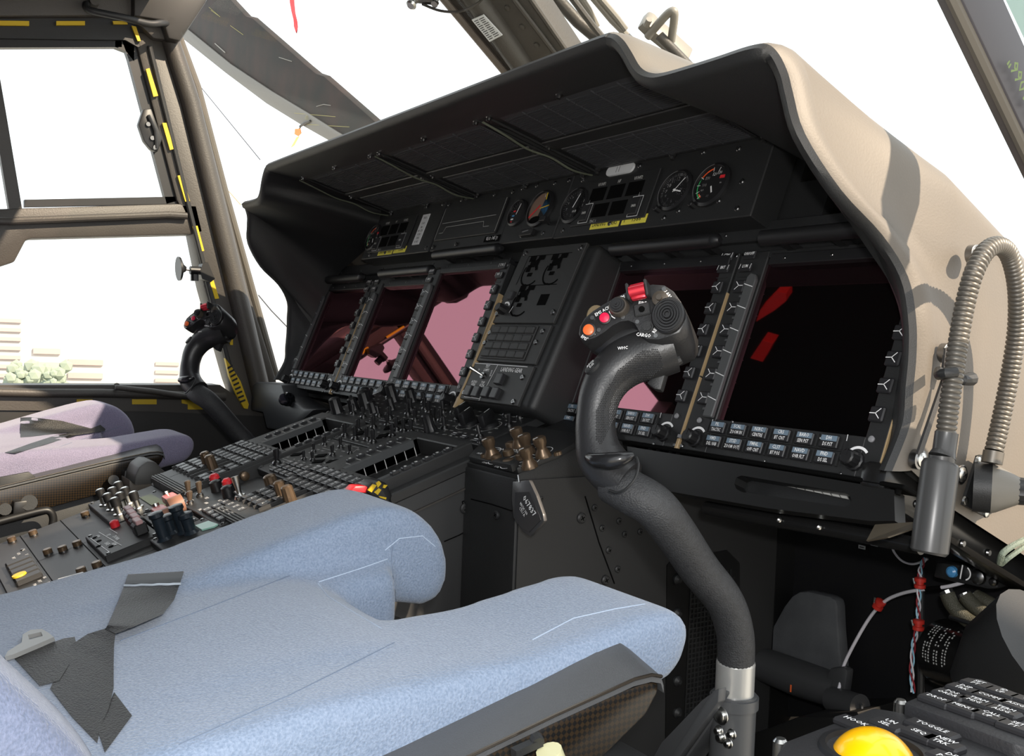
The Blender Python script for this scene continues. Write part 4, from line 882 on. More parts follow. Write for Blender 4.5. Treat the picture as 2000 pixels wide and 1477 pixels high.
# middle keypad module
t = unit('black panel with small keys and three short toggles, middle of the pedestal between the keyboards', -.068, .088, -.165, -.038, .010)
for x, y, s_ in ((-.043, -.141, 1.25), (-.01, -.11, .7), (.014, -.106, .7), (-.03, -.085, .7), (.03, -.08, .8), (-.045, -.06, .7), (.058, -.064, .7), (.005, -.055, .8)): obj('toggle', placed(toggle_proto('t', .0044, .026), FD, x, y, .010, 0, s_), [K, STD], t)
rings_(t, [(-.043, -.141)], .011, .0106)
for r in range(3):
    for c in range(5): x = -.02 + c * .0212; y = -.162 + r * .013; obj('key', keycap(FD, x, x + .0175, y, y + .0105, .0145, (rr.choice(['BIT', 'LOAD', 'STEP', 'HIL', 'SET', 'BTP', 'BTN', 'CH']),), sz=.0055, z0=.009), [KEY, WHT], t)
for x, y in ((-.052, -.105), (.035, -.105), (.064, -.095), (.01, -.09)): m = MB(); m.box(rotz(off(FD, x, y, .0105), .5), -.009, .009, -.005, .005, 0, .001); obj('blank_plug', m, KD, t)
letters(t, FD, [(rr.choice(W_), -.055 + c * .022 + rr.uniform(-.003, .003), -.118 + r * .0135) for r in range(6) for c in range(7)], .0042, .0106)
m = MB(); 
for P in ([(-.06, -.125), (.08, -.125)], [(-.03, -.07), (.02, -.07), (.03, -.09)], [(.0, -.045), (.05, -.045), (.06, -.06)]): m.line(FD, P, .0008, .0106)
obj('line_marking', m, WHD, t)
m = MB(); m.box(FD, -.066, .088, -.215, -.168, -.02, -.003); tag(obj('blank_plate', m, KP), 'plain grey sunken plate between the two keyboard units', 'plate')
# module with red buttons
t = unit('panel with two red-topped buttons and a silver toggle, middle of the pedestal', -.070, .145, -.292, -.218, .010)
for x, y in ((-.052, -.233), (.003, -.231)):
    m = MB(); G = off(FD, x, y, .010); m.lathe(G, [(.009, 0), (.0085, .012)], 18, 0); m.lathe(G, [(.0078, .011), (.0072, .017), (.004, .020)], 18, 1); obj('red_button', m, [K, RED], t, label='red-topped round button')
for x, y in ((-.028, -.240), (.026, -.240)): m = MB(); m.lathe(off(FD, x, y, .010), [(.009, 0), (.008, .014), (.005, .016)], 18); obj('black_button', m, K, t)
m = MB(); G = off(FD, .055, -.233, .010); m.lathe(G, [(.009, 0), (.007, .004)], 14, 0); m.tube([G @ Vector((0, 0, .003)), G @ Vector((-.004, .002, .030))], [.003, .0055], 12, 0); m.box(G, -.02, .018, -.003, .003, .004, .007, 0, .001); obj('silver_toggle', m, STL, t)
for x, y, h in ((-.066, -.272, .03), (-.036, -.264, .03), (-.018, -.284, .024)): obj('toggle', placed(toggle_proto('t', .005, h), FD, x, y, .010), [mat('brown_lever', (.07, .05, .035), .4), STD], t)
letters(t, FD, [('ON', -.05, -.285), ('OFF', -.03, -.278), ('TEST', -.01, -.262), ('ARM', .015, -.27), ('RST', .03, -.255), ('FIRE', .035, -.285), ('1', -.06, -.255)], .006, .0106, mt=WHT)
for r in range(3):
    for c in range(4): x = .05 + c * .0215; y = -.287 + r * .0135; obj('key', keycap(FD, x, x + .0178, y, y + .011, .0145, (rr.choice(['CLR', 'ENT', '7', '8', 'MSG', 'DIM']), 'SEL'), sz=.0045, z0=.009), [KEY, WHT], t)
t = unit('small panel with bronze ribbed knob beside the near keyboard unit', .05, .088, -.214, -.168, .008)
m = MB(); m.lathe(off(FD, .074, -.192, .008), [(.0095, 0), (.009, .02), (.006, .022)], 24, 0, True, .08); obj('ribbed_knob', m, BRZ, t)
# emergency guards
t = unit('panel with two pink-red guarded emergency switches in the middle of the pedestal', -.062, .072, -.345, -.297, .009)
for x, y in ((-.022, -.307), (.022, -.333)):
    m = MB(); G = off(FD, x, y, .009); m.box(G, -.008, .030, -.009, .009, .012, .024, 0, .003, 2); m.lathe(G @ Matrix.Translation((.026, -.010, .012)) @ Matrix.Rotation(-PI / 2, 4, 'X'), [(.013, 0), (.013, .02)], 20, 1); m.box(G, .018, .034, -.01, .01, 0, .01, 2); obj('switch_guard', m, [PNK, mat('guard_inner_brown', (.3, .15, .1), .4), KP], t, label='pink-red flip guard')
    m = MB(); m.lathe(G, [(.009, 0), (.008, .003)], 16); m.tube([G @ Vector((-.004, 0, .002)), G @ Vector((-.012, 0, .026))], [.003, .005], 12); obj('guarded_toggle', m, STL, t)
rings_(t, [(-.026, -.307), (.018, -.333)], .014, .0096)
# olive label and grey plate
t = unit('plain grey plate with an olive rectangle and screws, left of the pink-red guards', -.205, -.066, -.322, -.286, .002, 'label_plate', KP)
m = MB(); m.box(FD, -.192, -.09, -.316, -.299, .002, .0035); obj('olive_field', m, OLV, t)
# push button cluster
t = unit('panel with nine upright silver-based push buttons at the left of the pedestal', -.256, -.072, -.381, -.325, .009)
for x, y in ((-.21, -.364), (-.163, -.363), (-.118, -.362), (-.214, -.336), (-.159, -.338), (-.111, -.336), (-.19, -.350), (-.138, -.350)):
    m = MB(); G = off(FD, x, y, .009); m.lathe(G, [(.0085, 0), (.008, .002), (.005, .003), (.0045, .014)], 16, 1); m.lathe(G, [(.0068, .013), (.0068, .024), (.0055, .0255)], 16, 0); m.lathe(off(G, 0, 0, .0255), [(.0045, 0), (.004, .0005)], 12, 1); obj('push_button', m, [K, STL], t)
# four pink guards
t = unit('panel with four pale pink guard bars and a red button on the pedestal', -.070, .062, -.42, -.348, .008)
for i, (x, y) in enumerate(((-.055, -.357), (-.028, -.359), (.0, -.361), (.028, -.364))):
    m = MB(); G = rotz(off(FD, x - .002, y, .008), 0); m.box(G, -.010, .012, -.0085, .0085, 0, .016, 1, .002); m.box(G, -.011, .013, -.0045, .0045, .015, .021, 0, .001); obj('guard_bar', m, [mat('pale_pink_bar', (.5, .3, .3), .45), KM], t, label='pale pink flip bar')
m = MB(); m.lathe(off(FD, -.060, -.38, .008), [(.0065, 0), (.0062, .008), (.003, .010)], 16); obj('red_button', m, RED, t)
m = MB()
for P in ([(-.065, -.402), (.045, -.395)], [(-.05, -.416), (.05, -.412)], [(-.06, -.388), (-.02, -.386)]): m.line(FD, P, .0009, .0086)
for s_, x, y in (('UP', -.03, -.396), ('DOWN', .0, -.392), ('ARM', .025, -.40), ('OFF', -.045, -.408), ('SAFE', .01, -.406)): m.text(FD, s_, .0075, x, y, .0086)
obj('line_marking', m, WHT, t)
for x, y in ((-.045, -.411), (-.02, -.411), (.005, -.416), (.03, -.405)): m = MB(); m.lathe(off(FD, x, y, .008), [(.004, 0), (.003, .001)], 10); obj('lamp_hole', m, KD, t)
# green display with knobs
t = unit('small panel with pale green display and dark knobs beside the cushion', .075, .165, -.365, -.29, .009)
m = MB(); m.poly([W(FD, x, y, .009) for x, y in ((.100, -.311), (.130, -.311), (.138, -.297), (.135, -.291), (.104, -.294))], FD.to_3x3() @ Vector((0, 0, .002))); obj('green_display', m, GRN, t)
DBK = mat('dark_blue_black_knob', (.015, .022, .03), .3)
for x, y, h in ((.100, -.352, .03), (.104, -.327, .03), (.085, -.338, .018), (.119, -.322, .02)):
    m = MB(); m.lathe(off(FD, x, y, .009), [(.010, 0), (.007, .004), (.0075, h), (.0095, h + .002), (.009, h + .007), (.006, h + .008)], 18); obj('tall_knob', m, DBK, t)
# rear small keypad
t = unit('small keypad panel with white legend marks at the rear left of the pedestal', -.16, .07, -.535, -.487, .003, mt=KP)
for i in range(5):
    m = MB(); m.box(FD, -.092 + i * .024, -.072 + i * .024, -.522, -.49, .002, .010, 0, .002); obj('wide_key', m, KP, t)
letters(t, FD, [(rr.choice(W_), -.15 + i * .012, -.492 - (i % 3) * .008) for i in range(6)] + [(rr.choice(W_), .03 + i * .008, -.49 - (i % 4) * .007) for i in range(5)], .0055, .0036, mt=WHT)
m = MB(); m.lathe(off(FD, -.001, -.514, .003), [(.009, .007), (.0085, .009)], 18); tag(obj('round_marking', m, YEL), 'small yellow round mark on the rear keypad of the pedestal', 'marking')
m = MB(); m.box(rotz(off(FD, .074, -.466, .0), 1.1), -.016, .016, -.0035, .0035, 0, .005, 0, .001); tag(obj('white_bar', m, WHT), 'short white bar on the pedestal beside the near seat cushion', 'bar')

# ---- knob panel on the front box
t = thing('lighting_knob_panel', 'black panel of bronze waisted knobs with white rings at the front right of the pedestal', 'knob panel', W(FD, .33, .04))
FK = off(FD, 0, 0, .004)
m = MB(); m.poly([W(FK, x, y, -.004) for x, y in ((.284, .004), (.400, .002), (.402, .012), (.41, .06), (.40, .115), (.262, .115), (.262, .03))], FK.to_3x3() @ Vector((0, 0, .008)), 0, None, .0015)
obj('plate', m, KM, t)
FK = off(FD, 0, 0, .0082)
kn = [(958, 878), (1028, 871), (1058, 877), (1031, 898)]
fl = [(970, 896), (993, 885), (994, 904), (1018, 893), (998, 870)]
for x, y in kn + [(1012, 858)]:
    lx, ly = hf(FK, x, y, .01); m = MB(); m.lathe(off(FK, lx, ly), [(.0105, 0), (.0100, .004), (.0065, .010), (.0062, .013), (.0085, .018), (.0085, .024), (.007, .0255)], 20, 0, True, .05); m.line(FK, [(lx, ly - .007), (lx, ly - .003)], .0025, .0258, 1); obj('waisted_knob', m, [BRZ, WHT], t, label='bronze waisted knob')
for x, y in fl:
    lx, ly = hf(FK, x, y, .002); m = MB(); m.lathe(off(FK, lx, ly), [(.0075, 0), (.007, .006), (.005, .007)], 18); obj('small_knob', m, BRZ, t)
m = MB()
for i, (x, y) in enumerate(kn + fl): lx, ly = hf(FK, x, y, .003); m.arc(FK, lx, ly, .0135 if i < 4 else .0115, -140, 120, .001, .0002); m.text(FK, ('INST', 'DISP', 'DOME', 'FLOOD', 'CONS', 'MAP', 'UTIL', 'HUD', 'STBY')[i], .0048, lx - .012, ly - .011, .0002)
obj('ring_marking', m, WHT, t)
for x, y in ((945, 893), (1088, 889), (1092, 888)): lx, ly = hf(FK, x, y); m = MB(); m.lathe(off(FK, lx, ly), [(.004, 0), (.0035, .004)], 10); obj('fastener', m, BRZ, t)
m = MB(); m.poly([W(FK, x, y, -.004) for x, y in ((.355, -.004), (.398, -.004), (.396, .010), (.36, .012))], FK.to_3x3() @ Vector((0, 0, .010)), 0, None, .001); obj('corner_block', m, KM, t)
# hanging tag
t = thing('hanging_tag', 'grey coffin-shaped plastic tag with white digits hanging from the knob panel corner', 'tag', hy(1030, 1040, yb - .02))
TY = lambda x, y, d=0: hy(x, y, yb - .016 - d)
m = MB(); m.poly([TY(x, y) for x, y in ((1001, 941), (1033, 938), (1047, 968), (1060, 1005), (1062, 1018), (1035, 1048), (1021, 1040), (1002, 1011), (999, 975))], (0, .005, 0), 0, None, .001); obj('tag_body', m, mat('grey_plastic_tag', (.06, .06, .062), .3), t)
m = MB(); m.poly([TY(x, y, .0015) for x, y in ((1006, 962), (1034, 961), (1053, 1006), (1056, 1016), (1033, 1040), (1019, 1033), (1004, 1008))], (0, .001, 0)); obj('window', m, mat('smoky_plastic', (.045, .045, .048), .15), t)
G = frame(TY(1035, 990, .002), TY(1021, 971, .002) - TY(1042, 1006, .002), TY(1048, 985, .002) - TY(1030, 993, .002)); 
if G.col[2][1] > 0: G = frame(TY(1035, 990, .002), TY(1021, 971, .002) - TY(1042, 1006, .002), -(TY(1048, 985, .002) - TY(1030, 993, .002)))
m = MB(); m.text(rotz(G, PI), '067837', .0105, -.001, .0, .0005, 0, .95); m.text(rotz(G, PI), 'MICH 100', .0055, -.007, -.0105, .0005, 0, .8); m.text(rotz(G, PI), 'CTI / A', .0055, -.007, -.0155, .0005, 0, .8); obj('digits', m, WHT, t)
m = MB(); m.tube([TY(1012, 928), TY(1014, 942)], .0012, 6); obj('ring', m, STL, t)
m = MB(); m.box(I4, .30, .31, yb - .003, yb, .2, .21); 
# red and striped handle beside the cushion
t = thing('jettison_handle', 'yellow and black striped handle with red base, peeking over the near seat cushion', 'handle', hx(735, 960, .29))
HX = lambda x, y, X=.285: hx(x, y, X)
m = MB(); m.poly([HX(x, y) for x, y in ((684, 960), (694, 950), (715, 949), (728, 958), (716, 964))], (-.02, 0, 0), 0, None, .002); obj('red_base', m, RED, t)
m = MB(); m.poly([HX(x, y, .29) for x, y in ((716, 962), (726, 945), (741, 938), (757, 945), (768, 968), (764, 978), (776, 990), (770, 1000), (752, 985))], (-.03, 0, 0), 0, None, .004); obj('black_grip', m, K, t)
m = MB()
for P in (((719, 958), (729, 946), (736, 948), (726, 962)), ((735, 944), (741, 940), (745, 945), (738, 953)), ((731, 962), (740, 954), (745, 957), (738, 967)), ((750, 947), (757, 948), (752, 954), (748, 953)), ((740, 969), (755, 972), (754, 976), (742, 972))): m.poly([HX(x, y, .2915) for x, y in P], (-.003, 0, 0))
obj('yellow_stripe', m, YM, t)
# left side bits: ball of the far side console, grey bracket box and vent
t = thing('air_nozzle_box', 'grey bracket box with black ball nozzle under the far hood wing', 'air nozzle', hx(560, 800, -.62))
NX = lambda x, y, X=-.70: hy(x, y, -.06)
m = MB(); m.poly([hy(x, y, -.05) for x, y in ((492, 752), (500, 746), (548, 750), (556, 775), (592, 798), (613, 800), (575, 835), (560, 842), (520, 838), (512, 806), (488, 802))], (0, .06, 0), 0, None, .006); obj('box', m, mat('nozzle_box_grey', (.035, .037, .04), .45), t)
p = hy(562, 780, -.055); m = MB(); bm = bmesh.new(); bmesh.ops.create_uvsphere(bm, u_segments=20, v_segments=12, radius=.016); m.bm(bm, 0, Matrix.Translation(p)); m.lathe(frame(p, (.7, .5, 0), (0, 0, 1)), [(.012, .010), (.013, .016), (.009, .017)], 18); obj('ball_nozzle', m, mat('gloss_black', (.006, .007, .009), .12), t)
# ================================================================ control sticks
t = thing('cyclic_stick', 'large near control stick with red-buttoned black grip rising over the blue seat', 'control stick', (.72, -.15, 0))
fo = Vector((.694, -.262, .70))
nf = (CAM - fo).normalized(); nf = (nf * 1.0 + RW[0] * -.30 + RW[1] * -.34).normalized()
up_ = -RW[1]; xx = up_.cross(nf).normalized(); FG = frame(fo, xx, nf.cross(xx))
assert FG.col[2].to_3d().dot(CAM - fo) > 0
gp = lambda x, y, d=0: FG @ Vector((*hf(FG, x, y, d), d))
GY = lambda x, y, Y: hy(x, y, Y)
# path of the tube
path = [GY(1198, 942, -.272), GY(1232, 962, -.268), GY(1278, 990, -.255), GY(1318, 1040, -.232), GY(1365, 1110, -.20), GY(1415, 1175, -.17), GY(1436, 1240, -.155), GY(1437, 1302, -.15)]
m = MB(); m.tube(path, [.0195, .0195, .0192, .0188, .0182, .0176, .0172, .017], 28, smooth=8); obj('bent_tube', m, TUB, t)
a = GY(1437, 1296, -.15); b_ = Vector((a.x, a.y, a.z - .030)); m = MB(); m.tube([a, b_], [.0178, .0178], 32); m.tube([Vector((a.x, a.y, a.z + .003)), a], [.0174, .0180], 28); obj('steel_collar', m, mat('brushed_collar', (.55, .55, .53), .35, metal=.55), t, label='brushed steel collar')
m = MB(); m.tube([b_ + Vector((0, 0, .002)), Vector((b_.x, b_.y, .10))], .0205, 28); m.tube([b_, b_ - Vector((0, 0, .01))], .0225, 28)
m.poly([GY(x, y, -.17) for x, y in ((1400, 1345), (1420, 1352), (1400, 1400), (1330, 1500), (1262, 1500), (1290, 1450), (1368, 1368))], (0, .03, 0), 0, None, .003)
m.poly([GY(x, y, -.185) for x, y in ((1392, 1350), (1404, 1346), (1402, 1372), (1312, 1500), (1296, 1500))], (0, .01, 0), 0, None, .001)
obj('base_bracket', m, mat('bracket_grey', (.075, .078, .082), .4), t)
for x, y, r in ((1409, 1398, .006), (1405, 1427, .0035), (1409, 1440, .004), (1430, 1434, .0035), (1424, 1452, .0032)):
    m = MB(); G = frame(GY(x, y, -.168), (1, 0, 0), (0, 0, 1)); p = GY(x, y, -.1715); G.translation = p; m.lathe(G, [(r * 1.4, 0), (r * 1.4, .001), (r, .0012), (r, .004), (r * .7, .005)], 14); obj('bolt', m, STL, t)
m = MB(); hp = [(1452 - 205, 915), (1450 - 205, 940)]
ring = [gp(1243, 893, .012), gp(1247, 910, .016), gp(1240, 935, .02), gp(1222, 955, .02), gp(1205, 962, .016), gp(1190, 958, .012)]; m.tube(ring, .0012, 6, smooth=4); obj('joint_ring', m, KM, t)
# handle body: swept ellipse
hpth = [(1213, 935, .020, .021), (1185, 915, .0215, .021), (1160, 885, .0215, .021), (1150, 845, .0185, .020), (1150, 800, .0175, .020), (1160, 755, .0190, .021), (1182, 715, .0215, .022), (1218, 685, .0235, .024), (1262, 668, .025, .026), (1296, 655, .024, .026)]
def sweep(P, depth, F, n=24, sm=5):
    C_ = [Vector((*hf(F, x, y), depth(i))) for i, (x, y, a, b) in enumerate(P)]; A = [p[2] for p in P]; B = [p[3] for p in P]
    pts = []; 
    for i in range(len(C_) - 1):
        p0 = C_[max(i - 1, 0)]; p1 = C_[i]; p2 = C_[i + 1]; p3 = C_[min(i + 2, len(C_) - 1)]
        for j in range(sm):
            s_ = j / sm; q = .5 * ((2 * p1) + (p2 - p0) * s_ + (2 * p0 - 5 * p1 + 4 * p2 - p3) * s_ ** 2 + (3 * p1 - p0 - 3 * p2 + p3) * s_ ** 3); pts.append((q, A[i] * (1 - s_) + A[i + 1] * s_, B[i] * (1 - s_) + B[i + 1] * s_))
    pts.append((C_[-1], A[-1], B[-1])); rings = []
    for i, (c, a, b) in enumerate(pts):
        tg = (pts[min(i + 1, len(pts) - 1)][0] - pts[max(i - 1, 0)][0]).normalized(); zz = Vector((0, 0, 1)); s_ = tg.cross(zz).normalized(); w = s_.cross(tg)
        rings.append([F @ (c + s_ * a * math.cos(2 * PI * k / n) + w * b * math.sin(2 * PI * k / n)) for k in range(n)])
    return rings, pts
hr, hpts = sweep(hpth, lambda i: -.022 - .003 * max(0, i - 5), FG)
m = MB(); m.loft(hr, closed=True, caps=True); obj('handle', m, RUB, t, label='black moulded hand grip', ang=60)
# chequered pad: rows of pips on the handle surface (right-hand half)
bm = bmesh.new(); tmpv = [bm.verts.new(p) for r in hr for p in r]; n = 24
for i in range(len(hr) - 1):
    for k in range(n): bm.faces.new((tmpv[i * n + k], tmpv[i * n + (k + 1) % n], tmpv[(i + 1) * n + (k + 1) % n], tmpv[(i + 1) * n + k]))
bm.normal_update(); bvh = BVHTree.FromBMesh(bm); bm.free()
m = MB(); quad = ((1163, 860), (1175, 870), (1212, 790), (1298, 715), (1285, 682), (1255, 684), (1205, 725), (1165, 800))
def inside(x, y, P):
    c = False; n = len(P)
    for i in range(n):
        x1, y1 = P[i]; x2, y2 = P[(i + 1) % n]
        if (y1 > y) != (y2 > y) and x < (x2 - x1) * (y - y1) / (y2 - y1) + x1: c = not c
    return c
for j in range(0, 60):
    for i in range(0, 48):
        x = 1155 + i * 3.3 + (j % 2) * 1.2; y = 676 + j * 3.4
        if not inside(x, y, quad): continue
        h = bvh.ray_cast(CAM, ray(x, y).normalized())
        if h[0] is None: continue
        nn = h[1] if h[1].dot(CAM - h[0]) > 0 else -h[1]; G = frame(h[0], nn.cross(Vector((.3, .2, .9))), nn.cross(nn.cross(Vector((.3, .2, .9))))); 
        if G.col[2].to_3d().dot(nn) < 0: G = G @ Matrix.Rotation(PI, 4, 'X')
        r = .00055; m.add([(-r, -r, 0), (r, -r, 0), (r, r, 0), (-r, r, 0), (0, 0, .0008)], [[0, 1, 4], [1, 2, 4], [2, 3, 4], [3, 0, 4]], 0, G, False)
o = obj('chequered_pad', m, RUB, t, label='fine chequered grip texture')
# hand rest lip at the bottom
m = MB(); lp = [gp(1150, 893, .004), gp(1165, 899, .012), gp(1190, 900, .016), gp(1215, 896, .016), gp(1236, 888, .012)]; m.tube(lp, [.004, .0065, .0075, .0065, .003], 12, smooth=5); obj('hand_rest', m, mat('gloss_rubber', (.015, .015, .016), .22), t)
# head: outline on the face plane, extruded back
oute = [(1131, 652), (1133, 638), (1142, 622), (1158, 608), (1180, 594), (1205, 580), (1228, 569), (1250, 561), (1275, 556), (1298, 558), (1316, 570), (1330, 590), (1338, 610), (1338, 634), (1330, 650), (1310, 659), (1288, 665), (1265, 664), (1252, 655), (1246, 642), (1240, 632), (1228, 627), (1212, 629), (1196, 637), (1180, 650), (1162, 661), (1143, 667), (1134, 662)]
face = [gp(x, y) for x, y in oute]
cen_ = sum(face, Vector()) / len(face)
back = RW[0] * .0215 + RW[1] * .026 + RW[2] * .040
bk2 = RW[0] * .010 + RW[1] * .012 + RW[2] * .022
m = MB(); rings = []
ins = [p + (cen_ - p) * .03 + FG.to_3x3() @ Vector((0, 0, .0012)) for p in face]
lob = []
for i, p in enumerate(face):
    px_ = oute[i][0]; w = min(1, max(0, (px_ - 1175) / 90)); lob.append(w)
def st_(k, sh): return [face[i] + (back * k * lob[i]) + (Vector(-FG.col[2].to_3d()) * .022 + RW[1] * .004) * k * (1 - lob[i]) + (cen_ + back * k - face[i] - back * k) * sh for i in range(len(face))]
rings = [ins, face, st_(.25, -.01), st_(.6, 0), st_(.9, .02), st_(1.0, .12)]
m.loft(rings, closed=True); m.f.append(list(range(len(face)))[::-1]); m.m.append(0); m.k.append(False); b0 = (len(rings) - 1) * len(face); m.f.append([b0 + i for i in range(len(face))]); m.m.append(0); m.k.append(False)
HEAD = obj('grip_head', m, RUB, t, label='black kidney-shaped switch head', ang=45)
# underside block joining head and handle
m = MB(); m.tube([gp(1160, 665, -.028), gp(1190, 672, -.03), gp(1230, 662, -.03), gp(1270, 650, -.03)], [.010, .016, .018, .018], 14, smooth=3); obj('thumb_rest', m, K, t)
fz = .0012; SF = off(FG, 0, 0, fz)
def btn(nm, x, y, prof, mt, rib=0, lab=None, n=22):
    lx, ly = hf(SF, x, y); m = MB()
    for k, (pr, mi) in enumerate(prof): m.lathe(off(SF, lx, ly), pr, n, mi, True, rib if mi == 0 else 0)
    return obj(nm, m, mt, HEAD, label=lab)
px = .00043
btn('orange_button', 1151, 646, [([(.0068, 0), (.0066, .0015), (.0056, .002)], 1), ([(.0052, .001), (.0050, .0035), (.003, .0045)], 0)], [ORG, KM], lab='round orange button')
btn('red_button', 1182, 622, [([(.0062, 0), (.0060, .0015), (.0052, .002)], 1), ([(.0048, .001), (.0046, .003), (.0015, .0042)], 0)], [mat('magenta_red', (.8, .02, .08), .3), KM], lab='round magenta red button')
btn('trim_hat', 1211, 602, [([(.0090, -.004), (.0090, .006), (.008, .008)], 1), ([(.0068, .007), (.0066, .011)], 0), ([(.005, .0105), (.0048, .0122)], 0), ([(.003, .012), (.0028, .0132)], 0), ([(.0012, .013), (.001, .0145)], 0)], [K, mat('worn_bronze_black', (.06, .05, .04), .4)], lab='stepped round trim hat')
btn('alarm_button', 1291, 586, [([(.0072, 0), (.0070, .005), (.0060, .0055)], 0), ([(.0030, .005), (.0026, .0085)], 0)], [mat('worn_bronze_black', (.06, .05, .04), .4)])
btn('cargo_button', 1265, 640, [([(.0056, 0), (.0055, .002)], 0), ([(.0042, .0015), (.0040, .0035)], 0)], [KM])
lx, ly = hf(SF, 1306, 618); G = off(SF, lx, ly); m = MB(); m.lathe(G, [(.0150, -.002), (.0150, .004), (.0138, .0055)], 36, 0, True, 0, .98, 1.12)
for i in range(5): r = .0128 - i * .0024; m.lathe(G, [(r + .0006, .0048 + i * .0003), (r, .0066 + i * .0003), (r - .0009, .0066 + i * .0003), (r - .0012, .0048 + i * .0003)], 32, 0, False, 0, .98, 1.1)
m.lathe(G, [(.0132, .004), (.0132, .0052)], 30, 0, True, 0, .98, 1.1); obj('large_ribbed_switch', m, K, HEAD, label='large concentric-ribbed round switch')
m = MB(); q = [gp(1236, 573, .001), gp(1266, 566, .001)]; A_ = gp(1232, 570, .004); B_ = gp(1272, 561, .004)
Gd = frame(gp(1250, 576, .002), gp(1270, 571, .002) - gp(1232, 580, .002), gp(1247, 560, .002) - gp(1252, 590, .002)); 
m.box(Gd, -.0072, .0072, -.0065, .0085, .002, .009, 0, .002, 2); m.lathe(Gd @ Matrix.Translation((-.0072, .001, .009)) @ Matrix.Rotation(PI / 2, 4, 'Y'), [(.0050, 0), (.0050, .0144)], 16); obj('fire_guard', m, mat('anodised_red', (.6, .03, .05), .25, metal=.4), HEAD, label='red anodised flip guard')
m = MB()
for s_ in (-.0095, .0072): m.box(Gd, s_, s_ + .0026, -.007, .009, -.002, .013, 0, .001)
m.box(Gd, -.0075, .0075, -.020, -.0085, -.003, .0015, 0, .001); m.lathe(off(Gd, 0, -.0145, .0015), [(.0028, 0), (.0028, .001)], 12, 1); obj('guard_frame', m, [KM, KD], HEAD)
m = MB()
def ft(s_, x, y, size, ang=0, z=.0004): lx, ly = hf(SF, x, y); m.text(SF, s_, size, lx, ly, z, 0, .85, math.radians(ang))
ft('EMS ACK', 1177, 608, .0045, 30); ft('EMS', 1141, 660, .0043, -35); ft('SURV', 1155, 655, .0045, 28); ft('TRIM', 1212, 583, .0045, 20, .001); ft('ALARM', 1304, 575, .0046, -52); ft('CARGO', 1257, 655, .0045, -8); ft('REL', 1280, 645, .0045, 60)
ft('FIRE', 1255, 593, .0048, -4, .0004)
lx, ly = hf(SF, 1200, 611); m.arc(SF, lx + .0045, ly + .0035, .0095, 190, 250, .0008, .0004)
obj('lettering', m, WHT, HEAD)
for x, y in ((1157, 621), (1170, 645), (1245, 629), (1297, 565), (1280, 620), (1281, 656), (1300, 645), (1217, 620)):
    lx, ly = hf(SF, x, y); m = MB(); m.lathe(off(SF, lx, ly), [(.0022, 0), (.002, .0008)], 12); obj('face_screw', m, STD, HEAD)
m = MB(); h = bvh.ray_cast(CAM, ray(1158, 716).normalized())
hn = h[1] if h[1].dot(CAM - h[0]) > 0 else -h[1]; xd = (gp(1175, 700) - gp(1145, 730)); G = frame(h[0], xd, hn.cross(xd)); m.lathe(G, [(.0072, -.003), (.0070, .0015), (.006, .0022)], 20, 0, True, 0, 1.25, 1); m.text(G, 'AFCS', .0042, 0, .0022, .0028, 1, .9); m.text(G, 'DIS', .0042, 0, -.002, .0028, 1, .9); obj('release_button', m, [KM, WHT], t)
h = bvh.ray_cast(CAM, ray(1217, 681).normalized())
if h[0] is not None:
    m = MB(); hn = h[1] if h[1].dot(CAM - h[0]) > 0 else -h[1]; xd = (gp(1225, 680) - gp(1205, 682)); G = frame(h[0] + hn * .0012, xd, hn.cross(xd)); m.text(G, 'WHC', .0042, 0, 0, 0, 0, .9); obj('small_lettering', m, WHT, t)
m = MB(); m.poly([gp(x, y, -.03) for x, y in ((1268, 742), (1300, 712), (1312, 700), (1300, 728), (1290, 762), (1278, 760), (1262, 748))], FG.to_3x3() @ Vector((0, 0, -.012)), 0, None, .002)
m.tube([gp(1300, 715, -.035), gp(1318, 706, -.035), gp(1330, 700, -.035)], [.008, .006, .005], 10); obj('trigger', m, KM, t)
near_stick = t
copy_tree(t, (-1.3140, 0, 0), 'far control stick with black grip, standing in front of the far side window', skip=('chequered_pad', 'base_bracket', 'steel_collar'))
# ================================================================ seats
def tmp_eval(mb, mods):
    me = bpy.data.meshes.new('tmp'); me.from_pydata([Vector(v) for v in mb.v], [], mb.f); o = bpy.data.objects.new('tmp', me); COL.objects.link(o)
    for kind, kw in mods:
        md = o.modifiers.new(kind, kind)
        for k, v in kw.items(): setattr(md, k, v)
    dg = bpy.context.evaluated_depsgraph_get(); dg.update(); ev = o.evaluated_get(dg); m2 = ev.to_mesh()
    r = MB(); r.add([v.co.copy() for v in m2.vertices], [list(p.vertices) for p in m2.polygons]); ev.to_mesh_clear(); bpy.data.objects.remove(o); return r
t = thing('pilot_seat', 'near seat with broad blue wool cushion, black belt strap and grey-rimmed pan', 'seat', (.64, -.65, 0))
def solid(x0, x1, prof, bev): m = MB(); m.poly([(x0, y, z) for y, z in prof], (x1 - x0, 0, 0), 0, None, bev, 3); return m
cu = MB()
left = [(-1.0, .418), (-.727, .448), (-.6, .473), (-.508, .502), (-.456, .517), (-.417, .525), (-.385, .516), (-.360, .493), (-.349, .465), (-.350, .442), (-.360, .426), (-.378, .421), (-.40, .429), (-.43, .43), (-.50, .40), (-1.0, .34)]
right = [(-1.0, .425), (-.70, .452), (-.6, .464), (-.52, .466), (-.44, .470), (-.38, .480), (-.335, .487), (-.312, .483), (-.305, .470), (-.309, .448), (-.325, .432), (-.36, .425), (-.40, .41), (-1.0, .34)]
mid = [(-1.0, .41), (-.75, .445), (-.62, .464), (-.54, .470), (-.50, .466), (-.475, .448), (-.465, .42), (-.472, .385), (-.52, .37), (-1.0, .33)]
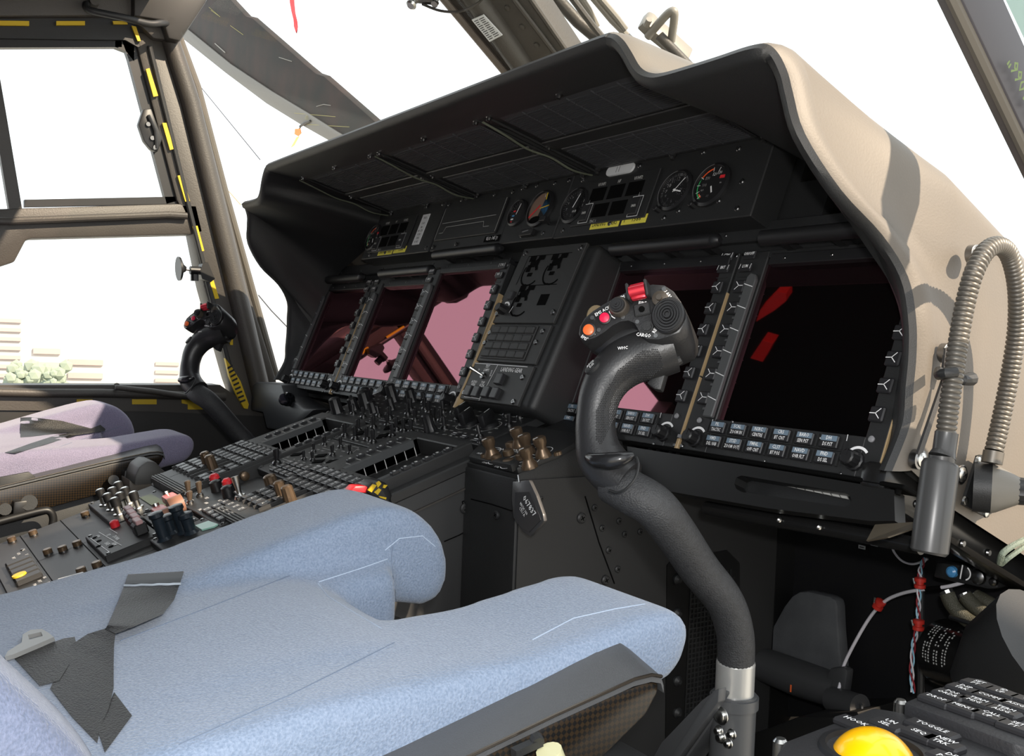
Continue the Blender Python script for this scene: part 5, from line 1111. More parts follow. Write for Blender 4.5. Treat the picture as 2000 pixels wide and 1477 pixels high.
for x0, x1, p, b in ((.428, .560, left, .026), (.705, .846, right, .024), (.50, .78, mid, .012)):
    s = solid(x0, x1, p, b); cu.add(s.v, s.f)
# slope from the left lobe down to the notch
s = MB(); s.poly([(.54, -.60, .468), (.54, -.42, .480), (.54, -.42, .40), (.54, -.60, .38)], (.05, 0, -.012), 0, None, .008); cu.add(s.v, s.f)
s = MB(); s.poly([(.72, -.75, .448), (.72, -.46, .466), (.72, -.46, .38), (.72, -.75, .38)], (-.04, 0, -.012), 0, None, .008); cu.add(s.v, s.f)
cm = tmp_eval(cu, [('REMESH', dict(mode='VOXEL', voxel_size=.0055)), ('SMOOTH', dict(factor=.6, iterations=22))])
cush = obj('seat_cushion', cm, FAB, t, ang=180)
bm = bmesh.new(); vs_ = [bm.verts.new(v) for v in cm.v]
for f in cm.f: bm.faces.new([vs_[i] for i in f])
CB = BVHTree.FromBMesh(bm); bm.free()
def cast(x, y, lift=0, dx=0):
    o = CAM + Vector((dx, 0, 0)); d = ray(x, y).normalized(); h = CB.ray_cast(o, d)
    if h[0] is None: return None
    n = h[1] if h[1].dot(-d) > 0 else -h[1]; return h[0] + n * .002 - d * max(0, lift - .002) - Vector((dx, 0, 0))
def seam(pts, dx=0, r=.0005, dens=6):
    P = []
    for a, b_ in zip(pts[:-1], pts[1:]):
        for i in range(dens): c = cast(a[0] + (b_[0] - a[0]) * i / dens, a[1] + (b_[1] - a[1]) * i / dens, .0002, dx); P.append(c)
    P.append(cast(*pts[-1], .0002, dx)); P = [p for p in P if p is not None]
    m = MB()
    if len(P) > 1: m.tube(P, r, 5)
    return m
SEAM = mat('seam_thread', (.15, .19, .26), .9); SEAML = mat('light_seam_thread', (.42, .5, .62), .9)
for nm, pts, mt in (('cushion_seam', [(235, 1252), (400, 1190), (565, 1125)], SEAM), ('cushion_seam', [(350, 1455), (567, 1358), (770, 1256)], SEAM), ('cushion_seam', [(622, 1137), (700, 1112), (757, 1092)], SEAML), ('cushion_seam', [(621, 1140), (640, 1165), (690, 1196), (745, 1228)], SEAML), ('cushion_seam', [(766, 1068), (764, 1100), (771, 1150), (776, 1195)], SEAM), ('cushion_seam', [(752, 1075), (780, 1052), (825, 1047), (850, 1068)], SEAML), ('cushion_seam', [(1040, 1250), (1120, 1208), (1200, 1190), (1290, 1175)], SEAML)):
    mb = seam(pts)
    if mb.v: obj(nm, mb, mt, t)
# belt strap draped on the cushion
def ribbon(rows, dx=0, lift=.003, sub=4, cross=6):
    R = []
    for i, (a, b_, l) in enumerate(rows):
        row = []
        for k in range(cross + 1):
            s_ = k / cross; row.append((a[0] + (b_[0] - a[0]) * s_, a[1] + (b_[1] - a[1]) * s_, l))
        R.append(row)
    out = []
    for i in range(len(R) - 1):
        for j in range(sub):
            q = j / sub; out.append([cast(p[0] + (r[0] - p[0]) * q, p[1] + (r[1] - p[1]) * q, p[2] + (r[2] - p[2]) * q, dx) for p, r in zip(R[i], R[i + 1])])
    out.append([cast(p[0], p[1], p[2], dx) for p in R[-1]])
    out = [r for r in out if all(p is not None for p in r)]
    m = MB()
    if len(out) > 1:
        m.loft(out); n = Vector((0, -.1, .0)); th = [[p + (CAM - p).normalized() * .0018 for p in r] for r in out]; m.loft(th)
        for a_, b2 in ((0, 0), (-1, -1)): m.loft([[r[a_] for r in out], [r[a_] for r in th]])
        m.loft([out[0], th[0]]); m.loft([out[-1], th[-1]])
    return m
BELT = mat('worn_black_webbing', (.013, .013, .014), .42, bump=(700, .6), var=(70, .6, (.024, .022, .02)))
m = ribbon([((250, 1122), (359, 1116), .006), ((243, 1143), (352, 1139), .012), ((232, 1172), (340, 1172), .018), ((220, 1200), (318, 1200), .024), ((210, 1222), (262, 1224), .030), ((205, 1229), (226, 1238), .024)]); obj('belt_strap', m, BELT, t, label='black webbing strap end')
m = ribbon([((205, 1228), (226, 1236), .024), ((172, 1238), (223, 1258), .016), ((135, 1262), (222, 1300), .008), ((118, 1300), (222, 1345), .005), ((98, 1345), (212, 1385), .004), ((140, 1400), (196, 1420), .003), ((186, 1448), (190, 1452), .002)]); obj('belt_strap', m, BELT, t, label='black webbing strap twisting over itself')
m = ribbon([((190, 1425), (223, 1352), .003), ((205, 1470), (258, 1398), .004)]); obj('belt_strap', m, BELT, t)
m = ribbon([((243, 1141), (352, 1138), .016), ((247, 1134), (355, 1130), .017), ((251, 1124), (359, 1118), .012)]); obj('strap_hem', m, mat('hem_grey', (.07, .075, .08), .6), t, label='stitched grey hem of the strap')
P = [cast(243 + i * 11, 1144 - i * .4 + (i % 3) * .5, .015) for i in range(11)]; m = MB(); m.tube([p for p in P if p is not None], .0011, 6); obj('hem_edge', m, mat('frayed_pale_edge', (.4, .45, .5), .8), t)
m = ribbon([((25, 1283), (78, 1340), .004), ((70, 1266), (115, 1330), .005), ((125, 1247), (140, 1290), .006), ((146, 1244), (150, 1262), .006)]); obj('belt_strap', m, BELT, t)
def tongue():
    m = MB(); outer = [(12, 1291), (18, 1280), (45, 1263), (47, 1247), (62, 1238), (84, 1236), (98, 1244), (108, 1252), (95, 1258), (30, 1286)]; hole = [(57, 1248), (83, 1242), (86, 1250), (60, 1257)]
    P = [cast(x, y, .007) for x, y in outer]; P = [p for p in P if p is not None]
    if len(P) < 4: return None
    H = [cast(x, y, .007) for x, y in hole]; bmx = bmesh.new()
    segs = [[(12, 1291), (18, 1280), (45, 1263), (60, 1257), (86, 1250), (108, 1252), (95, 1258), (30, 1286)], [(45, 1263), (47, 1247), (57, 1248), (60, 1257)], [(47, 1247), (62, 1238), (84, 1236), (83, 1242), (57, 1248)], [(83, 1242), (84, 1236), (98, 1244), (108, 1252), (86, 1250)]]
    bmx.free()
    for s_ in segs:
        Q = [cast(x, y, .007) for x, y in s_]
        if any(q is None for q in Q): continue
        m.poly(Q, Vector((.0, -.001, .003)))
    return m
m = tongue()
if m and m.v: obj('buckle_tongue', m, mat('grey_metal_tongue', (.3, .3, .29), .4, metal=.5), t, label='grey metal buckle tongue with slot')
# seat pan: rim, carbon side, back
PANG = mat('pan_rim_grey', (.075, .077, .080), .4, bump=(900, .2))
def pan(t):
    inn = [(-1.0, .322), (-.80, .370), (-.567, .427), (-.47, .450), (-.40, .467), (-.378, .471), (-.370, .466), (-.366, .460)]
    outr = [(-1.0, .335), (-.80, .378), (-.560, .431), (-.465, .4515), (-.40, .4640), (-.385, .4645), (-.376, .462), (-.373, .455)]
    m = MB(); m.loft([[Vector((.838, y, z)) for y, z in inn], [Vector((.884, y, z - .004)) for y, z in outr]]); m.loft([[Vector((.884, y, z - .004)) for y, z in outr], [Vector((.8845, y, z - .009)) for y, z in outr]]); m.loft([[Vector((.8845, y, z - .009)) for y, z in outr], [Vector((.84, y, z - .014)) for y, z in inn]])
    obj('pan_rim', m, PANG, t, label='smooth grey flat rim')
    m = MB(); m.poly([(.882, y, z) for y, z in [(-1.0, .325), (-.80, .368), (-.560, .421), (-.465, .4415), (-.41, .452), (-.385, .455), (-.375, .453), (-.375, .446), (-.385, .432), (-.42, .411), (-.476, .390), (-.583, .364), (-.635, .354), (-1.0, .29)]], (-.012, 0, 0), 0, None, .003); obj('carbon_side', m, CARB, t, label='brown-black woven carbon side')
    m = MB(); ys = [(-.560, .431), (-.465, .4515), (-.40, .4640), (-.385, .4645), (-.376, .462)]; m.tube([(.885, y, z - .004) for y, z in [(-1.0, .335), (-.80, .378)] + ys], .0012, 6); obj('rim_edge', m, mat('edge_dark_metal', (.10, .085, .07), .25, metal=.8), t)
    m = MB(); m.poly([(.44, y, z) for y, z in [(-1.0, .34), (-.4, .40), (-.34, .38), (-.36, .33), (-.6, .25), (-1.0, .2)]], (.42, 0, 0), 0, None, .01); obj('seat_pan', m, KM, t)
    m = MB(); m.box(I4, .50, .78, -.95, -.42, .0, .28, 0, .01); obj('seat_base', m, KD, t)
    m = MB(); m.poly([(.43, y, z) for y, z in [(-.93, .36), (-.86, .40), (-.92, .9), (-.96, 1.05), (-1.04, 1.05), (-1.02, .36)]], (.43, 0, 0), 0, None, .02, 3); obj('backrest', m, FAB, t)
    m = MB(); m.poly([(.47, y, z) for y, z in [(-.95, 1.0), (-.93, 1.03), (-.95, 1.2), (-1.02, 1.2), (-1.03, 1.0)]], (.35, 0, 0), 0, None, .02, 3); obj('headrest', m, KM, t)
pan(t)
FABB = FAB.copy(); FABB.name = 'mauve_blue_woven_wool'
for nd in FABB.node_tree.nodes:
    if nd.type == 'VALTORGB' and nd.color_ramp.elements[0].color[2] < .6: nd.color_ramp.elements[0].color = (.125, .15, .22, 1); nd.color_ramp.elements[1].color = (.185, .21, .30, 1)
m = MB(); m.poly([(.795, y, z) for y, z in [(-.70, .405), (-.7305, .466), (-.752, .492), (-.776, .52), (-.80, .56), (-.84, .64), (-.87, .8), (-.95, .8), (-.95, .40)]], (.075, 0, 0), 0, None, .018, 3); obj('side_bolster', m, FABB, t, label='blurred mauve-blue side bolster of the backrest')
t2 = copy_tree(t, (-1.3140, 0, 0), 'far seat with mauve-lit blue cushion, black cover flap and brown woven carbon side', skip=('belt_strap', 'strap_hem', 'hem_edge', 'buckle_tongue', 'cushion_seam', 'side_bolster'))
FX = 1.3140
FAB2 = FAB.copy(); FAB2.name = 'mauve_lit_blue_wool'  # far seat's blue wool again, its mauve light put into the colour
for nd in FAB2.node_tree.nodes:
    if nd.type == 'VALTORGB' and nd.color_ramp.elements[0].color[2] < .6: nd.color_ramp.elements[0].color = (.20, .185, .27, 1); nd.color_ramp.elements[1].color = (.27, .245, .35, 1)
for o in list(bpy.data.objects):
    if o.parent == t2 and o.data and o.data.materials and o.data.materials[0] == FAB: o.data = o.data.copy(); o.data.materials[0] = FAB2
for nm, rows, mt in (('belt_strap', [((-20, 818), (-20, 858), .004), ((60, 815), (60, 853), .005), ((120, 822), (130, 845), .006), ((182, 838), (185, 842), .007)], BELT), ('belt_strap', [((10, 884), (30, 886), .004), ((60, 866), (90, 868), .005), ((110, 850), (150, 850), .006), ((170, 840), (205, 842), .008), ((196, 830), (206, 838), .006)], BELT)):
    m = ribbon(rows, dx=FX)
    if m.v: obj(nm, m, mt, t2)
m = seam([(80, 885), (200, 845), (300, 812), (345, 806), (370, 818)], dx=FX)
if m.v: obj('cushion_seam', m, SEAM, t2)
# fittings hanging on the far seat's carbon side
m = MB(); XX = -.443
for (x0, x1, y0, y1) in ((.0, 0, 0, 0),): pass
SX = lambda x, y, d=0: hx(x, y, XX + d)
m.poly([SX(x, y) for x, y in ((-20, 935), (55, 921), (68, 930), (72, 975), (-20, 995))], (.006, 0, 0), 0, None, .001); obj('side_plate', m, KM, t2)
for P, r in ((((20, 985), (36, 973)), .010), (((10, 1000), (10, 1020)), .006)):
    pass
for (x, y, r) in ((57, 982, .013), (10, 995, .010), (222, 938, .009)):
    m = MB(); m.tube([SX(x, y, .0), SX(x, y, .03)], r, 14); obj('side_stud', m, KM, t2)
m = MB(); m.poly([SX(x, y, .0) for x, y in ((22, 975), (50, 972), (54, 1005), (20, 1008))], (.03, 0, 0), 0, None, .003); m.poly([SX(x, y, .0) for x, y in ((236, 915), (257, 910), (257, 945), (232, 948))], (.03, 0, 0), 0, None, .003); obj('side_latch', m, K, t2)
m = MB(); m.tube([SX(-20, 1024, .03), SX(20, 1013, .03), SX(80, 998, .03), SX(98, 1000, .03), SX(104, 1015, .03), SX(100, 1035, .03)], .0065, 12, smooth=5); obj('black_tube_loop', m, K, t2, label='glossy black bent tube')
m = MB(); m.tube([SX(230, 958, .02), SX(258, 945, .03)], .0075, 12); obj('pivot_rod', m, KM, t2)
# grey half-round pivot housing between far seat and pedestal
t = thing('pivot_housing', 'grey half-round plastic housing between the far seat and the pedestal keys', 'housing', hx(300, 960, -.36))
HX = lambda x, y, X=-.33: hx(x, y, X)
m = MB(); pts = [(262, 958), (264, 930), (272, 912), (288, 901), (303, 902), (315, 915), (335, 932), (338, 943), (318, 950), (268, 962)]; m.poly([HX(x, y) for x, y in pts], (-.07, 0, 0), 0, None, .005); obj('dome', m, mat('housing_grey', (.06, .058, .055), .5), t)
m = MB(); m.poly([HX(x, y, -.328) for x, y in ((252, 936), (263, 947), (333, 944), (300, 962), (262, 978), (253, 960))], (-.06, 0, 0), 0, None, .003); obj('wedge', m, mat('housing_brown_grey', (.09, .075, .06), .5), t)
# amber ball of the far cursor unit
t = thing('cursor_control_unit', 'far cursor unit, only a sliver of its amber ball visible left of the pedestal', 'trackball unit', hx(395, 915, -.29))
m = MB(); bm = bmesh.new(); bmesh.ops.create_uvsphere(bm, u_segments=28, v_segments=16, radius=.023); p = Vector((-.290, -.34, .430)); 
c = hx(396, 924, -.300); m.bm(bm, 0, Matrix.Translation(c)); obj('amber_ball', m, AMB, t)
m = MB(); G = frame(c - Vector((0, 0, .012)), (1, 0, 0), (0, 1, .25)); m.box(G, -.05, .05, -.07, .07, -.03, .0, 0, .003); obj('base', m, KM, t)
# ================================================================ below the panel, near side
BX_ = lambda x, y, d=.0: hit(x, y, FP.col[2].to_3d(), FP @ Vector((0, 0, d)))
t = thing('lower_panel_beam', 'black beam with long rounded slot under the two near displays', 'beam', FP @ Vector((1.4, -.07, 0)))
F = FP
from mathutils.geometry import tessellate_polygon
def holed(outer, hole, pf, vec):
    m = MB(); pts = [pf(*p) for p in outer] + [pf(*p) for p in hole]; n0 = len(outer); n1 = len(hole); v = Vector(vec)
    tri = tessellate_polygon([[Vector((x, -y, 0)) for x, y in outer], [Vector((x, -y, 0)) for x, y in hole]])
    m.add(pts + [p + v for p in pts], [list(t_) for t_ in tri] + [[i + n0 + n1 for i in t_] for t_ in tri] + [[i, (i + 1) % n0, (i + 1) % n0 + n0 + n1, i + n0 + n1] for i in range(n0)] + [[n0 + i, n0 + (i + 1) % n1, n0 + (i + 1) % n1 + n0 + n1, n0 + i + n0 + n1] for i in range(n1)], 0, None, False); return m
slot = [(1448, 929), (1550, 946), (1650, 962), (1659, 967), (1663, 977), (1660, 986), (1650, 990), (1550, 976), (1448, 961), (1438, 955), (1434, 945), (1438, 933)]
m = holed([(1225, 872), (1330, 889), (1560, 925), (1746, 957), (1748, 1018), (1700, 1018), (1500, 993), (1330, 964), (1225, 945)], slot, lambda x, y: BX_(x, y, .004), F.to_3x3() @ Vector((0, 0, -.018)))
obj('beam_face', m, mat('beam_black', (.010, .010, .010), .35), t, flat=True)
m = MB(); m.poly([BX_(x, y, -.016) for x, y in ((1425, 925), (1675, 965), (1675, 1000), (1425, 970))], F.to_3x3() @ Vector((0, 0, -.004))); obj('slot_backing', m, KM, t)
m = MB(); m.box(F, 1.19, 1.58, -.0475, -.043, -.02, .006, 0, .001)
for x in (1.225, 1.24, 1.262, 1.275, 1.545, 1.56, 1.572): m.lathe(F @ Matrix.Translation((x, -.0475, .0)) @ Matrix.Rotation(PI / 2, 4, 'X'), [(.003, 0), (.003, .005)], 8)
obj('beam_edge', m, KD, t)
m = MB(); m.poly([F @ Vector(p) for p in ((1.56, -.085, .0), (1.60, -.075, .0), (1.612, -.085, .02), (1.60, -.10, .035), (1.57, -.105, .02))], F.to_3x3() @ Vector((0, 0, .003))); obj('bent_lip', m, mat('lip_inner_tan', (.09, .075, .055), .4), t)
m = MB(); A = [(1462, 932.5), (1652, 963)]; B = [(1465, 935), (1656, 975)]
N = 11
for i in range(N):
    k0, k1 = i / N + .006, (i + 1) / N - .006; q = lambda L, k: (L[0][0] + (L[1][0] - L[0][0]) * k, L[0][1] + (L[1][1] - L[0][1]) * k)
    m.poly([BX_(*q(A, k0), -.012), BX_(*q(A, k1), -.012), BX_(*q(B, min(1, k1 + .02)), -.012), BX_(*q(B, min(1, k0 + .02)), -.012)], F.to_3x3() @ Vector((0, 0, -.002)))
tag(obj('louvre_strip', m, mat('white_louvre', (.42, .42, .40), .5)), 'pale slatted sliver glimpsed through the slot of the lower beam', 'louvre strip')
# side wall frame under the hood
t = thing('footwell_frame', 'black diagonal frame rail running forward under the near hood side', 'rail', (.8, .1, .45))
m = MB(); SB = lambda x, y, X=.80: hx(x, y, X)
m.poly([SB(1735, 905), SB(1760, 912), SB(1900, 1020), SB(2060, 1110), SB(2060, 1185), SB(1900, 1090), SB(1760, 1000), SB(1725, 960)], (-.03, 0, 0), 0, None, .006)
obj('rail', m, mat('gloss_rail_black', (.012, .012, .012), .25), t)
for x, y in ((1790, 985), (1880, 1062), (1930, 1080)): m = MB(); m.lathe(frame(SB(x, y, .801), (0, 1, 0), (0, 0, 1)), [(.004, 0), (.003, .002)], 10); obj('rail_rivet', m, STD, t)
m = MB(); m.tube([BX_(1380, 992, -.04), BX_(1500, 1014, -.04), BX_(1640, 1036, -.04), BX_(1800, 1068, -.04)], .008, 12); tag(obj('cross_tube', m, mat('gloss_rail_black', (.012, .012, .012), .25)), 'glossy black tube crossing below the lower beam on the near side', 'tube')
for x, y, lab in ((1522, 1002, 'tiny shiny rivet head on the black tube under the slot, left one'), (1600, 1016, 'tiny shiny rivet head on the black tube under the slot, right one')):
    p = BX_(x, y + 14, -.035); m = MB(); m.lathe(frame(p + (CAM - p).normalized() * .007, RW[0], -RW[1]), [(.003, -.002), (.0026, .001), (.001, .002)], 10); tag(obj('rivet', m, STL), lab, 'rivet')
# footwell shell
m = MB(); m.box(I4, .3985, 1.02, .62, .66, 0, .62); m.box(I4, -1.02, -.262, .62, .66, 0, .62); m.box(I4, -.27, .40, .30, .66, 0, .5); struct('wall_front', m, mat('footwell_black', (.008, .008, .008), .4))
m = MB(); m.box(I4, .93, .96, .20, .66, 0, .44); m.box(I4, -.95, -.90, .02, .66, 0, .55); struct('wall_footwell', m, mat('footwell_black', (.008, .008, .008), .4))
m = MB(); m.box(I4, -.78, .78, .30, .64, .58, .62); struct('trim_20', m, mat('footwell_black', (.008, .008, .008), .4))
YF = .30
Y_ = lambda x, y, Y=YF: hy(x, y, Y)
# wall plate with two small labels
m = MB(); m.poly([Y_(1440, 1010, .34), Y_(1990, 1080, .34), Y_(1990, 1400, .34), Y_(1440, 1400, .34)], (0, .01, 0)); tag(obj('bulkhead_plate', m, mat('bulkhead_black', (.007, .007, .008), .45)), 'black bulkhead plate at the back of the near footwell', 'plate')
for x, y, lab in ((1684, 1069, 'tiny white label on the black bulkhead, left one of two'), (1708, 1063, 'tiny white label on the black bulkhead, right one of two')):
    m = MB(); p = Y_(x, y, .335); G = frame(p, (1, 0, 0), (0, 0, 1)); m.box(G, -.0055, .0055, -.0025, .0025, 0, .001); m.line(G, [(-.003, 0), (.003, 0)], .0012, .0012, 1); tag(obj('white_label', m, [WLB, K]), lab, 'label')
# rudder pedal
t = thing('rudder_pedal', 'worn dark rubber rudder pedal plate in the near footwell behind the stick', 'pedal', Y_(1560, 1330))
RUBD = mat('worn_pedal_grey', (.07, .073, .078), .5, bump=(60, .4), var=(30, .6, (.10, .105, .11)))
m = MB(); m.poly([Y_(x, y) for x, y in ((1482, 1262), (1500, 1240), (1530, 1185), (1545, 1165), (1560, 1156), (1578, 1155), (1620, 1165), (1632, 1172), (1635, 1185), (1637, 1230), (1642, 1290), (1643, 1330), (1600, 1325), (1475, 1285))], (0, .02, 0), 0, None, .006); obj('foot_plate', m, RUBD, t)
m = MB(); m.tube([Y_(1470, 1290, .285), Y_(1560, 1325, .285), Y_(1640, 1352, .285)], [.024, .026, .024], 16); obj('heel_roll', m, mat('pedal_dark', (.045, .046, .048), .45), t)
m = MB(); m.poly([Y_(x, y, .27) for x, y in ((1610, 1330), (1620, 1306), (1645, 1303), (1655, 1310), (1650, 1350), (1640, 1362), (1606, 1358))], (0, .015, 0), 0, None, .003); obj('side_cheek', m, mat('pedal_dark', (.045, .046, .048), .45), t)
m = MB(); m.tube([Y_(1625, 1365, .27), Y_(1680, 1382, .26)], .017, 20); m.lathe(frame(Y_(1682, 1383, .259), (.4, -.2, .3), (0, .1, 1)), [(.006, 0), (.005, .002)], 12); obj('axle', m, mat('pedal_dark', (.045, .046, .048), .45), t)
m = MB(); m.box(frame(Y_(1545, 1345, .258), (1, 0, 0), (0, 0, 1)), -.001, .001, -.005, .005, 0, .001); obj('orange_mark', m, ORG, t)
# pedal arm base
m = MB(); m.poly([Y_(x, y, .2) for x, y in ((1330, 1477), (1480, 1430), (1560, 1400), (1640, 1400), (1640, 1560), (1330, 1560))], (0, .2, 0), 0, None, .004); tag(obj('pedal_support', m, mat('footwell_black', (.008, .008, .008))), 'black pedal support block on the near footwell floor', 'support')
# white cable with red clips
m = MB(); m.tube([Y_(1888, 1136, .25), Y_(1850, 1146, .25), Y_(1800, 1152, .25), Y_(1760, 1160, .26), Y_(1728, 1175, .27), Y_(1700, 1205, .28), Y_(1670, 1255, .28), Y_(1647, 1303, .28), Y_(1640, 1340, .27), Y_(1618, 1410, .25)], .0022, 8, smooth=6); m.tube([Y_(1838, 1148, .249), Y_(1808, 1151, .249)], .0028, 8, 1)
tag(obj('white_cable', m, [WIRE, KD]), 'white sheathed cable arching across the near footwell to the pedal', 'cable')
def clip(x, y, Y, lab, ang=.3):
    m = MB(); p = Y_(x, y, Y - .006); G = rotz(frame(p, (1, 0, 0), (0, 0, 1)), ang)
    m.lathe(G @ Matrix.Rotation(PI / 2, 4, 'X') @ Matrix.Translation((0, 0, -.007)), [(.004, 0), (.0068, .001), (.0068, .005), (.0045, .0055), (.0045, .0085), (.0068, .009), (.0068, .013), (.004, .014)], 16)
    m.tube([G @ Vector((-.006, -.004, 0)), G @ Vector((-.009, .004, .0))], .002, 8, 1); tag(obj('cable_clip', m, [REDC, STL]), lab, 'clip')
clip(1717, 1181, .275, 'red cushioned cable clip on the arching white cable', -.5); clip(1797, 1139, .25, 'red cable clip directly below the lamp head, on the vertical wires', 0); clip(1794, 1221, .25, 'red cable clip lower on the vertical wires, beside a grey rod', 0)
m = MB(); V = [(1806, 1090), (1797, 1115), (1796, 1139), (1794, 1180), (1793, 1221), (1784, 1260), (1780, 1310), (1784, 1362)]
def twist(ph, r=.0022):
    P = [];
    for a, b_ in zip(V[:-1], V[1:]):
        for i in range(6): k = i / 6; c = Y_(a[0] + (b_[0] - a[0]) * k, a[1] + (b_[1] - a[1]) * k, .248); n = len(P); P.append(c + Vector((math.cos(n * .7 + ph) * r, math.sin(n * .7 + ph) * r, 0)))
    return P
tag(obj('twisted_wires', (m.tube(twist(0), .0011, 6, 0), m.tube(twist(2.1), .0011, 6, 1), m.tube(twist(4.2), .0011, 6, 2), m)[-1], [WIRE, mat('pale_blue_wire', (.3, .55, .7)), mat('dark_red_wire', (.25, .02, .03))]), 'thin twisted white, blue and red wires hanging below the lamp head', 'wires')
m = MB(); m.tube([Y_(1742, 1063, .25), Y_(1746, 1078, .25), Y_(1762, 1096, .25), Y_(1785, 1102, .25), Y_(1812, 1092, .25)], .0014, 6, smooth=5); tag(obj('wire_loop', m, WIRE), 'small loop of white wire left of the lamp head bottom', 'wire')
m = MB(); m.tube([Y_(1799, 1110, .26), Y_(1798, 1362, .26)], .0045, 10); tag(obj('grey_rod', m, KM), 'dark vertical rod behind the hanging wires', 'rod')
# connector box at the right
t = thing('connector_box', 'black connector box with blue and white-marked studs at the right edge', 'connector box', Y_(1890, 1150, .28))
m = MB(); m.poly([Y_(x, y, .24) for x, y in ((1828, 1098), (1940, 1112), (1950, 1150), (1930, 1152), (1822, 1128))], (0, .03, 0), 0, None, .003); obj('box', m, KM, t)
for x, y, r, mt, nm in ((1861, 1117, .007, BLUM, 'blue_stud'), (1887, 1118, .0095, K, 'marked_stud'), (1912, 1127, .009, STD, 'metal_socket'), (1942, 1136, .005, STD, 'screw')):
    m = MB(); G = frame(Y_(x, y, .238), (1, 0, 0), (0, 0, 1)); m.lathe(G, [(r, 0), (r * .9, .004), (r * .5, .006)], 18)
    if nm == 'marked_stud': m.line(G, [(-.003, -.007), (-.001, .008)], .0016, .0064, 1); m.arc(G, .001, 0, .008, -70, 60, .0016, .0064, 1)
    obj(nm, m, [mt, WHT], t)
OLH = mat('olive_braided_hose', (.05, .048, .032), .5, bump=(900, .6))
for i, (P, lab) in enumerate(((((1850, 1160), (1862, 1185), (1890, 1212), (1930, 1232), (1965, 1240), (2030, 1232)), 'olive braided hose at the right edge, lowest of three'), (((1885, 1165), (1900, 1182), (1930, 1205), (1965, 1222), (2030, 1220)), 'olive braided hose at the right edge, middle of three'), (((1905, 1165), (1930, 1178), (1960, 1195), (2030, 1205)), 'olive braided hose at the right edge, uppermost of three'))):
    m = MB(); m.tube([Y_(x, y, .21 + i * .015) for x, y in P], .0085, 14, smooth=6); m.tube([Y_(P[0][0] - 2, P[0][1] - 6, .21 + i * .015), Y_(P[0][0] + 3, P[0][1] + 4, .21 + i * .015)], .0075, 10, 1); tag(obj('braided_hose', m, [OLH, STL]), lab, 'hose')
m = MB(); m.tube([Y_(1855, 1205, .2), Y_(1920, 1226, .2)], .0028, 8); tag(obj('hose_pin', m, STD), 'thin steel pin under the olive hoses', 'pin')
# black cylinder with white printing
t = thing('black_canister', 'glossy black canister with white small print below the olive hoses', 'canister', Y_(1880, 1280, .24))
ca, cb = Y_(1850, 1275, .25), Y_(1990, 1320, .20); m = MB(); m.tube([ca, cb], .040, 36); m.tube([ca - (cb - ca).normalized() * .005, ca], [.036, .040], 36); obj('barrel', m, mat('gloss_black_barrel', (.008, .008, .008), .18), t)
ax_ = (cb - ca).normalized(); tc_ = (CAM - ca); tc_ = (tc_ - ax_ * tc_.dot(ax_)).normalized(); sd_ = ax_.cross(tc_)
m = MB(); rp = random.Random(5)
for j in range(9):
    if j in (3, 6): continue
    for i in range(14):
        a0 = -.72 + i * .085; 
        if rp.random() < .15: continue
        q = []
        for (u_, v_) in ((0, 0), (0, .06), (.0024, .06), (.0024, 0)):
            aa = a0 + v_ * (.6 + .4 * rp.random()) ; q.append(ca + ax_ * (.012 + j * .0052 + u_) + (tc_ * math.cos(aa) + sd_ * math.sin(aa)) * .0405)
        m.add(q, [[0, 1, 2, 3]], 0, None, False)
obj('print_lines', m, WHD, t, label='columns of tiny white print')
m = MB(); m.tube([Y_(1905, 1345, .14), Y_(1960, 1300, .14), Y_(2040, 1260, .14)], [.03, .05, .06], 20, caps=True); tag(obj('dark_duct', m, KM), 'dark rounded duct at the right edge above the keypads', 'duct')
m = MB(); m.tube([hx(1953, 1100, .86), hx(1958, 1082, .87), hx(1975, 1068, .87), hx(2000, 1055, .87)], .003, 8, smooth=5); m.tube([hx(1956, 1102, .86), hx(1970, 1090, .87), hx(2000, 1068, .87)], .0025, 8, smooth=5); tag(obj('sheathed_cable', m, mat('green_white_braid', (.22, .26, .2), .5, bump=(600, 1))), 'green and white braided cable curl at the right edge under the hood', 'cable')
m = MB(); m.poly([hx(x, y, .95) for x, y in ((1975, 1060), (2080, 960), (2080, 1150), (2000, 1085))], (.02, 0, 0)); 
# ================================================================ near side console with keypads and amber ball
FK1 = frame((1.0, -.25, .45), (1, 0, 0), (0, 1, .0)); 
t = thing('side_console', 'black side console body carrying the keypads at the lower right corner', 'console', (1.03, -.3, .3))
m = MB(); m.box(I4, .992, 1.16, -.62, -.265, .0, .425, 0, .004); m.box(I4, .992, 1.16, -.27, -.165, .0, .425, 0, .004); obj('body', m, KM, t)
def conv(x, y, F, d=0): p = F @ Vector((*hf(F, x, y, d), d)); return p
FA = frame((1.0, -.30, .444), (1, .0, 0), (0, 1, 0)); FB = frame((1.0, -.20, .452), (1, 0, 0), (0, 1, 0))
def quadP(F, P, h0, h1, mt, nm, par, bev=.002, mats=None): m = MB(); m.poly([F @ Vector((*hf(F, x, y, h1), h1)) for x, y in P], F.to_3x3() @ Vector((0, 0, h0 - h1)), 0, None, bev); return m
t = thing('cursor_keypad', 'near keypad with large glowing amber ball at the bottom right corner', 'trackball unit', (1.0, -.34, .43), 'lower right keypads')
del t['group']
m = quadP(FA, ((1532, 1448), (1705, 1382), (1732, 1386), (1760, 1391), (1962, 1468), (2040, 1530), (1700, 1640), (1500, 1500)), -.016, 0, K, '', t); obj('face_plate', m, mat('keypad_soft_black', (.022, .022, .024), .5, bump=(500, .2)), t)
cb_ = tri = Vector((1.0235, -.342, .4475))
lx, ly = hf(FA, 1706, 1468, .012)
bc = hz(1706, 1470, .444); 
